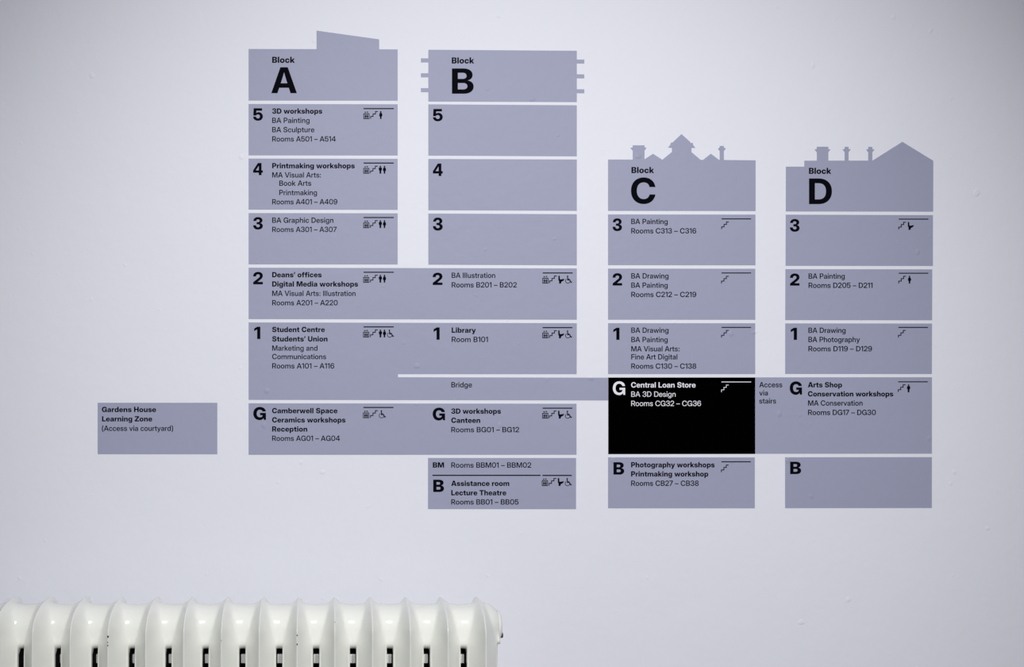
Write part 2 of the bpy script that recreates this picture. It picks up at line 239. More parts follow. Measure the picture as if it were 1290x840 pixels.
GLYPHS_BOLD = '''
 269|
(391|79,289 79,376* 108,554* 158,710* 191,765 360,765 331,697* 285,538* 258,370* 258,289 258,218* 281,82* 327,-61* 360,-144 191,-144 136,-51* 79,170*
)391|31,-144 64,-61* 109,82* 133,218* 133,289 133,370* 106,538* 60,697* 31,765 200,765 233,710* 283,554* 311,376* 311,289 311,170* 255,-51* 200,-144
0670|335,-12 238,-12* 98,79* 24,247* 24,363 24,480* 98,648* 238,739* 335,739 433,739* 572,648* 647,480* 647,363 647,247* 572,79* 433,-12*|335,131 378,131* 440,187* 473,291* 473,363 473,436* 440,540* 378,596* 335,596 292,596* 230,540* 197,436* 197,363 197,291* 230,187* 293,131*
1405|360,728 360,0 183,0 183,564 182,564 17,461 17,616 196,728
2619|37,0 37,130 308,354 333,374* 380,417* 409,467* 409,499 409,528* 385,572* 340,596* 309,596 276,596* 227,566* 200,510* 200,469 32,469 32,552* 99,673* 224,739* 310,739 388,739* 510,684* 580,580* 580,509 580,456* 540,372* 467,296* 418,255 287,145 287,144 583,144 583,0
3631|317,-12 217,-12* 90,60* 28,178* 28,246 202,246 202,209* 229,156* 280,127* 315,127 348,127* 398,150* 426,191* 426,218 426,245* 395,284* 340,306* 303,306 235,306 235,433 303,433 338,433* 388,453* 416,490* 416,516 416,542* 390,582* 346,604* 317,604 287,604* 240,580* 214,536* 214,506 42,506 42,573* 108,678* 232,739* 317,739 396,739* 517,687* 585,596* 585,537 585,472* 504,390* 442,381 442,379 495,374* 569,323* 608,248* 608,205 608,143* 534,45* 403,-12*
4678|30,147 30,286 335,728 451,728 451,560 388,560 199,285 199,284 647,284 647,147|388,0 388,189 388,251 388,728 561,728 561,0
5613|305,-11 224,-11* 100,48* 27,156* 23,230 194,230 195,200* 224,153* 275,126* 307,126 339,126* 389,156* 416,208* 416,243 416,278* 389,332* 340,363* 308,363 266,363* 208,327* 199,296 33,296 54,728 545,728 545,583 216,583 205,445 206,445 231,470* 300,495* 342,495 391,495* 480,458* 549,390* 589,300* 589,248 589,173* 519,55* 391,-11*
6635|329,-12 256,-12* 143,37* 65,131* 24,266* 24,352 24,441* 65,584* 144,685* 258,739* 331,739 409,739* 526,681* 596,582* 602,521 433,521 426,558* 370,603* 326,603 280,603* 220,554* 191,465* 191,404 192,404 211,432* 261,468* 324,486* 360,486 433,486* 547,422* 612,312* 612,241 612,166* 539,52* 411,-12*|327,128 359,128* 409,158* 438,209* 438,241 438,274* 409,325* 360,354* 327,354 304,354* 263,337* 234,307* 217,266* 217,241 217,209* 246,158* 296,128*
7568|70,0 363,576 363,577 20,577 20,728 548,728 548,582 255,0
8632|315,-12 228,-12* 96,40* 24,134* 24,197 24,247* 69,322* 153,370* 210,378 210,377 134,388* 47,473* 47,541 47,600* 115,689* 236,739* 315,739 397,739* 518,690* 585,601* 585,541 585,473* 498,389* 422,377 422,378 479,370* 562,322* 608,247* 608,197 608,134* 535,40* 404,-12*|315,114 347,114* 395,139* 423,182* 423,210 423,239* 395,282* 347,307* 315,307 284,307* 236,282* 209,239* 209,210 209,182* 236,139* 284,114*|315,438 344,438* 386,459* 410,498* 410,523 410,550* 386,588* 344,609* 315,609 287,609* 245,588* 222,550* 222,523 222,498* 245,459* 287,438*
9635|304,-12 226,-12* 108,46* 39,146* 32,207 202,207 209,170* 265,125* 309,125 355,125* 414,174* 444,263* 444,323 443,323 424,296* 374,260* 312,242* 275,242 202,242* 88,306* 24,416* 24,487 24,562* 96,676* 224,739* 307,739 379,739* 492,691* 571,597* 612,462* 612,376 612,287* 570,144* 491,42* 377,-12*|308,374 332,374* 372,391* 402,421* 418,462* 418,487 418,519* 390,570* 340,599* 308,599 276,599* 226,570* 197,519* 197,487 197,454* 226,403* 276,374*
:269|135,-9 95,-9* 40,46* 40,86 40,125* 95,180* 135,180 174,180* 229,125* 229,86 229,46* 174,-9*|135,310 95,310* 40,365* 40,405 40,444* 95,499* 135,499 174,499* 229,444* 229,405 229,365* 174,310*
A746|2,0 250,728 494,728 744,0 538,0 445,308 420,392* 372,560* 348,656 398,656 373,560* 324,392* 299,308 202,0|176,134 176,277 569,277 569,134
B648|45,0 45,728 351,728 433,728* 544,681* 602,598* 602,544 602,502* 568,435* 507,391* 465,382 465,381 511,379* 584,334* 627,257* 627,206 627,146* 568,53* 455,0* 375,0|224,140 343,140 388,140* 439,183* 439,220 439,245* 416,282* 373,302* 344,302 224,302|224,434 333,434 359,434* 397,453* 418,488* 418,511 418,546* 372,588* 333,588 224,588
C728|374,-12 275,-12* 116,77* 24,245* 24,363 24,483* 116,651* 275,739* 374,739 442,739* 556,699* 643,626* 698,523* 706,460 520,460 515,488* 491,532* 454,563* 406,579* 378,579 324,579* 248,528* 209,431* 209,363 209,296* 248,200* 324,148* 378,148 406,148* 453,164* 490,195* 515,239* 521,267 706,267 698,204* 643,101* 556,28* 442,-12*
D707|319,0 124,0 124,153 310,153 374,153* 458,200* 498,294* 498,364 498,434* 457,528* 372,575* 306,575 121,575 121,728 318,728 429,728* 594,638* 684,475* 684,364 684,253* 594,90* 431,0*|228,728 228,0 45,0 45,728
F596|45,0 45,728 576,728 576,571 228,571 228,424 555,424 555,274 228,274 228,0
G746|355,-12 262,-12* 112,81* 24,249* 24,363 24,483* 116,651* 275,739* 374,739 439,739* 553,702* 642,633* 697,538* 703,479 516,479 511,502* 489,539* 455,565* 409,579* 381,579 326,579* 249,528* 209,432* 209,363 209,295* 249,199* 327,148* 383,148 429,148* 494,179* 529,233* 529,270 611,270 611,225 611,168* 572,80* 503,19* 410,-12*|595,0 570,159 570,265 387,265 387,399 708,399 708,0
H723|45,0 45,728 228,728 228,448 495,448 495,728 679,728 679,0 495,0 495,292 228,292 228,0
I273|228,728 228,0 45,0 45,728
L568|45,0 45,728 228,728 228,156 548,156 548,0
M913|45,0 45,728 317,728 403,459 411,432* 432,354* 456,269* 475,191* 481,164 434,164 440,191* 460,269* 482,354* 504,432* 511,459 596,728 869,728 869,0 689,0 689,305 689,330* 691,404* 693,492* 696,582* 696,621 717,621 706,580* 682,490* 659,403* 638,330* 630,305 531,0 383,0 283,305 275,330* 253,403* 229,490* 205,580* 194,621 218,621 218,582* 220,492* 223,404* 225,330* 225,305 225,0
P642|45,0 45,728 346,728 431,728* 555,667* 622,556* 622,479 622,403* 555,291* 430,231* 345,231 149,231 149,383 333,383 367,383* 416,407* 443,450* 443,479 443,509* 416,552* 367,575* 333,575 228,575 228,0
R660|45,0 45,728 347,728 432,728* 557,667* 624,556* 624,479 624,405* 553,296* 425,237* 337,237 157,237 157,381 334,381 368,381* 417,406* 444,450* 444,479 444,509* 417,553* 368,577* 334,577 228,577 228,0|451,0 290,330 479,330 644,0
S673|339,-12 241,-12* 104,47* 32,160* 32,241 207,241 208,208* 241,160* 300,135* 341,135 376,135* 429,154* 459,187* 459,210 459,229* 433,259* 379,281* 336,289 262,304 155,325* 46,431* 46,511 46,579* 119,682* 250,739* 336,739 424,739* 552,682* 622,575* 625,500 455,500 451,543* 389,592* 339,592 307,592* 258,574* 231,541* 231,520 231,500* 254,473* 305,453* 345,445 408,432 469,420* 557,384* 614,333* 641,266* 641,223 641,149* 569,44* 434,-12*
T649|20,571 20,728 628,728 628,571 416,571 416,0 232,0 232,571
U705|352,-12 259,-12* 120,55* 44,176* 44,257 44,728 223,728 223,272 223,235* 256,177* 314,144* 353,144 391,144* 449,177* 482,234* 482,272 482,728 661,728 661,257 661,176* 584,55* 446,-12*
V734|250,0 2,728 203,728 300,419 325,337* 374,163* 399,72 345,72 370,163* 416,337* 440,419 533,728 732,728 491,0
Z646|25,0 25,139 315,484 347,522* 414,595* 449,633 470,571 421,571* 323,571* 274,571 33,571 33,728 618,728 618,588 332,244 300,206* 234,132* 199,94 178,156 227,156* 325,156* 374,156 621,156 621,0
a572|203,-9 152,-9* 72,24* 27,92* 27,144 27,187* 58,247* 113,284* 185,303* 226,307 272,310* 328,320* 352,337* 352,352 352,355 352,369* 335,390* 305,402* 284,402 262,402* 230,389* 211,364* 209,348 47,348 51,404* 108,484* 215,527* 291,527 348,527* 436,503* 496,456* 527,389* 527,347 527,0 355,0 355,72 353,72 337,44* 294,8* 239,-9*|258,105 284,105* 328,124* 354,160* 354,185 354,230 347,227* 329,222* 307,217* 281,212* 266,209 245,206* 212,191* 193,168* 193,152 193,138* 210,116* 239,105*
b615|368,-11 334,-11* 276,9* 233,50* 220,80 220,80 220,0 45,0 45,728 222,728 222,447 222,447 239,474* 281,510* 336,527* 369,527 435,527* 534,459* 590,338* 590,259 590,177* 535,56* 435,-11*|317,129 347,129* 389,160* 412,218* 412,259 412,299* 389,356* 347,388* 317,388 287,388* 241,356* 215,298* 215,259 215,219* 241,161* 287,129*
c573|294,-12 213,-12* 92,56* 25,177* 25,258 25,338* 92,460* 213,527* 294,527 348,527* 440,496* 508,438* 547,358* 550,309 380,309 379,328* 366,357* 344,378* 315,389* 297,389 268,389* 225,357* 203,298* 203,258 203,217* 225,158* 268,127* 297,127 315,127* 344,138* 365,159* 378,189* 380,208 550,208 549,160* 511,79* 443,21* 350,-12*
d615|247,-11 180,-11* 80,56* 25,177* 25,259 25,338* 81,459* 181,527* 246,527 279,527* 334,510* 377,474* 393,447 393,447 393,728 570,728 570,0 395,0 395,80 395,80 382,50* 339,9* 282,-11*|298,129 328,129* 374,161* 400,219* 400,259 400,298* 374,356* 328,388* 298,388 268,388* 226,356* 203,299* 203,259 203,218* 226,160* 268,129*
e575|293,-12 213,-12* 92,57* 25,179* 25,258 25,337* 92,458* 211,527* 288,527 347,527* 444,489* 514,418* 552,321* 552,262 552,215 80,215 80,318 471,318 390,298 390,329* 367,374* 323,399* 293,399 263,399* 219,374* 196,329* 196,298 196,220 196,187* 220,140* 267,114* 299,114 323,114* 360,127* 386,150* 392,166 549,166 540,114* 468,34* 359,-12*
f406|386,516 386,380 9,380 9,516|104,0 104,569 104,623* 143,693* 225,728* 288,728 319,728* 374,728* 386,728 386,592 379,592* 347,592* 334,592 305,592* 280,568* 280,539 280,0
g615|303,-211 222,-211* 115,-166* 58,-88* 50,-38 218,-38 222,-53* 245,-75* 280,-87* 303,-87 348,-87* 395,-37* 395,13 395,92 394,92 381,62* 338,23* 281,5* 247,5 180,5* 80,72* 25,188* 25,264 25,340* 81,459* 181,527* 246,527 279,527* 334,508* 378,471* 394,444 394,444 394,516 570,516 570,31 570,-54* 506,-160* 386,-211*|298,142 328,142* 374,173* 400,229* 400,267 400,305* 374,361* 328,391* 298,391 268,391* 226,361* 203,305* 203,267 203,228* 226,172* 268,142*
h606|222,278 222,0 45,0 45,728 222,728 222,376 194,376 218,444* 309,527* 384,527 441,527* 520,478* 561,388* 561,324 561,0 384,0 384,287 384,331* 343,377* 304,377 279,377* 242,356* 222,312*
i267|45,0 45,516 222,516 222,0|133,561 91,561* 37,611* 37,649 37,687* 91,736* 133,736 175,736* 229,687* 229,649 229,610* 175,561*
j268|46,516 223,516 223,-28 223,-85* 179,-164* 94,-204* 29,-204 -40,-204 -40,-68 -5,-68 22,-68* 46,-41* 46,-10|134,561 92,561* 38,611* 38,649 38,687* 92,736* 134,736 176,736* 230,687* 230,649 230,610* 176,561*
k574|204,129 204,337 224,337 373,516 574,516 350,248 303,248|45,0 45,728 222,728 222,0|380,0 242,209 357,332 582,0
l267|222,728 222,0 45,0 45,728
m908|45,0 45,516 215,516 215,394 207,394 220,440* 269,499* 336,527* 373,527 431,527* 520,459* 528,394 514,394 523,437* 574,497* 647,527* 688,527 739,527* 818,483* 863,401* 863,344 863,0 686,0 686,303 686,342* 645,385* 612,385 590,385* 557,364* 538,327* 538,301 538,0 370,0 370,304 370,341* 330,385* 296,385 275,385* 241,365* 222,326* 222,299 222,0
n606|222,278 222,0 45,0 45,516 219,516 219,376 194,376 218,444* 309,527* 384,527 441,527* 520,478* 561,388* 561,324 561,0 384,0 384,287 384,331* 343,377* 304,377 279,377* 242,356* 222,312*
o598|299,-12 217,-12* 94,55* 25,176* 25,258 25,340* 94,460* 217,527* 299,527 381,527* 504,460* 573,340* 573,258 573,176* 504,55* 381,-12*|299,128 326,128* 370,158* 395,216* 395,258 395,300* 370,358* 326,388* 299,388 272,388* 228,358* 203,300* 203,258 203,216* 228,158* 271,128*
p615|45,-204 45,516 220,516 220,449 222,449 237,475* 280,510* 336,527* 369,527 435,527* 534,459* 590,338* 590,259 590,177* 535,56* 435,-11* 368,-11 334,-11* 278,9* 236,48* 224,76 222,76 222,-204|317,129 347,129* 389,160* 412,218* 412,259 412,299* 389,356* 347,388* 317,388 287,388* 241,356* 215,298* 215,259 215,219* 241,161* 287,129*
r400|45,0 45,516 216,516 216,424 217,424 231,474* 291,517* 344,517 357,517* 380,517* 390,516 390,372 381,373* 341,373* 322,373 293,373* 247,346* 222,295* 222,259 222,0
s544|278,-13 205,-13* 93,31* 26,112* 21,166 195,166 198,139* 240,107* 275,107 308,107* 345,130* 345,148 345,163* 314,183* 284,189 189,205 113,218* 33,296* 33,357 33,409* 89,485* 194,526* 268,526 342,526* 449,482* 509,402* 510,347 349,347 348,373* 306,407* 274,407 243,407* 208,383* 208,366 208,351* 236,331* 261,326 367,307 448,293* 524,225* 524,167 524,113* 462,33* 351,-13*
t400|380,516 380,380 9,380 9,516|97,656 274,656 274,178 274,154* 293,135* 320,135 333,135* 371,135* 380,135 380,0 367,0* 311,0* 281,0 185,0* 97,71* 97,148
u606|222,-11 165,-11* 86,37* 45,128* 45,191 45,516 222,516 222,229 222,185* 264,139* 302,139 327,139* 365,160* 384,204* 384,237 384,516 561,516 561,0 387,0 387,139 412,139 388,72* 297,-11*
v577|188,0 1,516 185,516 256,284 271,234* 298,133* 312,83 270,83 283,133* 310,234* 324,284 394,516 576,516 389,0
w854|159,0 1,516 186,516 224,361 237,303* 262,180* 275,120 251,120 265,180* 294,303* 309,361 350,516 505,516 545,361 560,303* 589,180* 603,120 580,120 592,180* 616,303* 629,361 665,516 853,516 695,0 513,0 457,189 450,216* 435,274* 420,332* 412,362 442,362 435,332* 420,274* 405,216* 397,189 341,0
y577|63,-204 63,-68 136,-68 154,-68* 174,-59* 186,-37* 192,-18 199,1 1,516 185,516 258,284 273,234* 301,133* 314,83 264,83 276,133* 304,234* 319,284 394,516 576,516 355,-71 337,-118* 290,-177* 226,-204* 182,-204 153,-204* 92,-204*
–500|500,349 500,213 0,213 0,349
’246|33,440 65,728 230,728 154,440
'''
GLYPHS_TITLE = '''
A722|4,0 257,728 464,728 718,0 541,0 432,342 410,415* 365,569* 340,663 383,663 357,569* 311,415* 288,342 176,0|169,152 169,278 553,278 553,152
B645|52,0 52,728 347,728 426,728* 536,680* 593,597* 593,541 593,500* 561,434* 502,391* 461,381 461,380 506,376* 578,332* 620,257* 620,205 620,145* 561,52* 448,0* 365,0|207,124 342,124 396,124* 457,172* 457,215 457,244* 430,286* 379,309* 344,309 207,309|207,427 334,427 365,427* 411,449* 435,489* 435,516 435,556* 381,604* 334,604 207,604
C727|376,-12 276,-12* 119,79* 29,247* 29,363 29,481* 119,649* 276,739* 376,739 441,739* 551,701* 636,630* 691,530* 699,468 539,468 532,499* 504,548* 463,582* 410,599* 378,599 318,599* 234,542* 189,436* 189,363 189,291* 234,186* 318,128* 378,128 410,128* 462,145* 504,179* 532,228* 539,258 699,258 691,197* 636,97* 551,26* 441,-12*
D703|313,0 123,0 123,134 305,134 376,134* 468,186* 514,289* 514,364 514,439* 468,541* 376,594* 305,594 120,594 120,728 315,728 425,728* 586,639* 674,476* 674,364 674,252* 586,89* 425,0*|211,728 211,0 52,0 52,728
'''
GLYPHS_WHITE_ROMAN = '''
 269|
2565|41,0 41,77 301,313 346,354* 403,417* 431,478* 431,515 431,558* 395,622* 330,657* 285,657 236,657* 168,616* 131,542* 131,491 44,491 44,564* 103,676* 212,739* 284,739 353,739* 459,683* 519,584* 519,518 519,471* 485,388* 415,306* 361,258 169,83 169,82 524,82 524,0
3601|304,-12 227,-12* 111,50* 46,159* 46,230 140,230 140,179* 178,107* 251,69* 302,69 350,69* 424,103* 466,164* 466,206 466,244* 422,301* 343,332* 290,332 231,332 231,413 290,413 336,413* 406,442* 444,494* 444,529 444,569* 408,627* 343,658* 298,658 253,658* 187,624* 152,560* 152,515 61,515 61,581* 122,682* 229,739* 299,739 366,739* 474,687* 536,595* 536,535 536,479* 465,394* 404,376 404,375 451,367* 520,319* 558,248* 558,205 558,142* 492,44* 377,-12*
6587|299,-12 238,-12* 143,34* 77,123* 43,251* 43,334 43,426* 75,575* 140,682* 241,739* 310,739 374,739* 472,690* 532,603* 539,544 447,544 437,596* 369,657* 315,657 253,657* 172,587* 132,463* 132,382 133,382 150,411* 206,452* 276,474* 315,474 381,474* 485,411* 545,302* 545,233 545,161* 482,50* 371,-12*|299,70 342,70* 412,114* 454,188* 454,233 454,278* 414,350* 345,393* 302,393 269,393* 212,368* 169,324* 145,266* 145,232 145,188* 186,114* 256,70*
A659|9,0 276,728 385,728 650,0 549,0 400,430 384,476* 346,592* 318,683 345,683 316,592* 278,476* 261,430 108,0|150,200 150,282 509,282 509,200
B639|70,0 70,728 336,728 410,728* 515,680* 571,594* 571,535 571,493* 543,431* 489,390* 452,377 452,376 494,370* 561,328* 601,256* 601,204 601,142* 544,50* 428,0* 341,0|164,82 339,82 419,82* 505,143* 505,202 505,241* 468,298* 395,329* 344,329 164,329|164,410 338,410 382,410* 445,439* 478,491* 478,528 478,582* 404,645* 338,645 164,645
C723|380,-12 279,-12* 128,84* 43,253* 43,363 43,474* 127,644* 279,739* 380,739 438,739* 539,705* 619,639* 672,548* 682,490 586,490 577,529* 540,589* 487,631* 419,652* 380,652 305,652* 196,579* 137,449* 137,363 137,278* 196,149* 305,75* 380,75 419,75* 486,96* 540,138* 577,198* 586,236 682,236 672,179* 619,88* 539,23* 438,-12*
D691|298,0 122,0 122,83 292,83 381,83* 497,151* 554,278* 554,365 554,452* 498,577* 385,645* 301,645 118,645 118,728 307,728 414,728* 566,640* 648,478* 648,365 648,252* 565,88* 409,0*|165,728 165,0 70,0 70,728
G743|375,-12 279,-12* 129,84* 43,254* 43,363 43,474* 129,644* 279,739* 376,739 435,739* 537,703* 618,637* 672,546* 681,491 585,491 577,527* 540,586* 485,629* 416,652* 377,652 305,652* 197,579* 137,449* 137,363 137,278* 197,149* 305,75* 377,75 437,75* 536,128* 595,227* 595,295 646,295 646,241 646,193* 610,102* 540,30* 439,-12*|613,0 597,138 597,284 405,284 405,366 686,366 686,0
L537|70,0 70,728 165,728 165,83 513,83 513,0
R634|70,0 70,728 343,728 419,728* 531,673* 592,573* 592,505 592,437* 527,337* 412,283* 336,283 123,283 123,365 340,365 389,365* 460,399* 499,462* 499,505 499,549* 460,611* 389,645* 339,645 165,645 165,0|493,0 318,327 423,327 601,0
S618|314,-12 229,-12* 105,48* 38,159* 38,235 133,235 133,184* 176,111* 257,73* 314,73 366,73* 443,103* 486,159* 486,197 486,227* 458,271* 396,304* 344,316 263,336 152,363* 52,455* 52,530 52,593* 115,687* 229,739* 306,739 382,739* 495,684* 558,582* 560,512 468,512 464,579* 376,654* 303,654 257,654* 186,624* 146,570* 146,535 146,507* 174,466* 238,434* 290,422 371,402 424,388* 503,351* 555,302* 580,240* 580,202 580,138* 514,42* 394,-12*
a521|218,-8 166,-8* 86,27* 38,97* 38,148 38,193* 73,248* 131,281* 204,297* 243,302 292,309* 349,316* 373,331* 373,351 373,355 373,383* 346,425* 297,449* 261,449 227,449* 173,426* 141,386* 139,360 50,360 52,408* 106,483* 200,525* 262,525 307,525* 381,501* 433,456* 461,393* 461,355 461,0 373,0 373,73 371,73 361,54* 325,16* 264,-8*|232,69 281,69* 344,104* 373,162* 373,195 373,258 368,254* 342,246* 306,239* 263,232* 242,229 213,225* 161,206* 129,173* 129,144 129,121* 154,87* 200,69*
e539|276,-12 200,-12* 92,58* 34,179* 34,257 34,336* 95,458* 201,527* 270,527 324,527* 411,488* 473,416* 506,317* 506,257 506,233 79,233 79,306 457,306 419,281 419,333* 382,408* 315,450* 270,450 225,450* 159,408* 122,333* 122,281 122,243 122,192* 158,112* 227,67* 276,67 312,67* 366,89* 402,129* 410,155 498,155 488,106* 426,31* 332,-12*
g569|279,-211 219,-211* 125,-175* 66,-104* 60,-54 150,-54 157,-81* 194,-116* 246,-134* 279,-134 345,-134* 420,-64* 420,1 420,79 420,79 401,49* 352,10* 292,-9* 258,-9 191,-9* 90,59* 34,179* 34,258 34,338* 90,458* 191,525* 258,525 292,525* 352,507* 403,467* 421,436 421,436 421,516 508,516 508,2 508,-75* 445,-168* 341,-211*|273,70 320,70* 389,117* 426,202* 426,258 426,316* 389,401* 320,447* 273,447 230,447* 163,404* 125,320* 125,258 125,197* 163,113* 230,70*
i210|60,0 60,516 150,516 150,0|105,613 80,613* 46,647* 46,671 46,696* 80,730* 105,730 130,730* 164,696* 164,671 164,647* 130,613*
l210|150,728 150,0 60,0 60,728
m843|60,0 60,516 147,516 147,409 137,409 152,447* 201,499* 265,525* 300,525 361,525* 446,457* 456,409 439,409 450,442* 498,494* 568,525* 611,525 659,525* 737,484* 783,401* 783,338 783,0 694,0 694,336 694,394* 628,445* 584,445 548,445* 495,414* 466,361* 466,326 466,0 377,0 377,344 377,390* 317,445* 271,445 239,445* 184,415* 150,357* 150,313 150,0
n551|150,300 150,0 60,0 60,516 148,516 148,390 124,390 149,459* 240,525* 302,525 354,525* 440,480* 490,389* 490,321 490,0 401,0 401,313 401,378* 339,445* 282,445 245,445* 185,415* 150,351*
o552|276,-12 204,-12* 95,57* 34,178* 34,257 34,336* 95,458* 204,527* 276,527 348,527* 457,458* 518,336* 518,257 518,178* 457,57* 348,-12*|276,68 323,68* 391,114* 427,200* 427,257 427,315* 391,400* 323,448* 276,448 229,448* 161,401* 125,315* 125,257 125,199* 161,114* 229,68*
r327|60,0 60,516 146,516 146,434 147,434 162,475* 223,523* 272,523 283,523* 302,521* 308,520 308,433 302,435* 274,439* 256,439 227,439* 179,412* 150,357* 150,314 150,0
s479|244,-12 187,-12* 96,25* 40,99* 36,155 124,155 128,110* 189,63* 242,63 294,63* 354,106* 354,139 354,168* 312,202* 278,209 194,229 122,246* 48,319* 48,376 48,420* 96,489* 182,527* 238,527 293,527* 380,487* 431,412* 432,360 346,360 345,400* 287,453* 238,453 192,453* 137,408* 137,376 137,348* 179,313* 215,305 300,285 374,268* 444,198* 444,142 444,94* 392,25* 301,-12*
t317|293,516 293,440 7,440 7,516|99,656 188,656 188,128 188,99* 213,75* 244,75 255,75* 282,75* 293,75 293,0 280,0* 248,0* 234,0 166,0* 99,59* 99,118
–500|500,337 500,255 0,255 0,337
'''
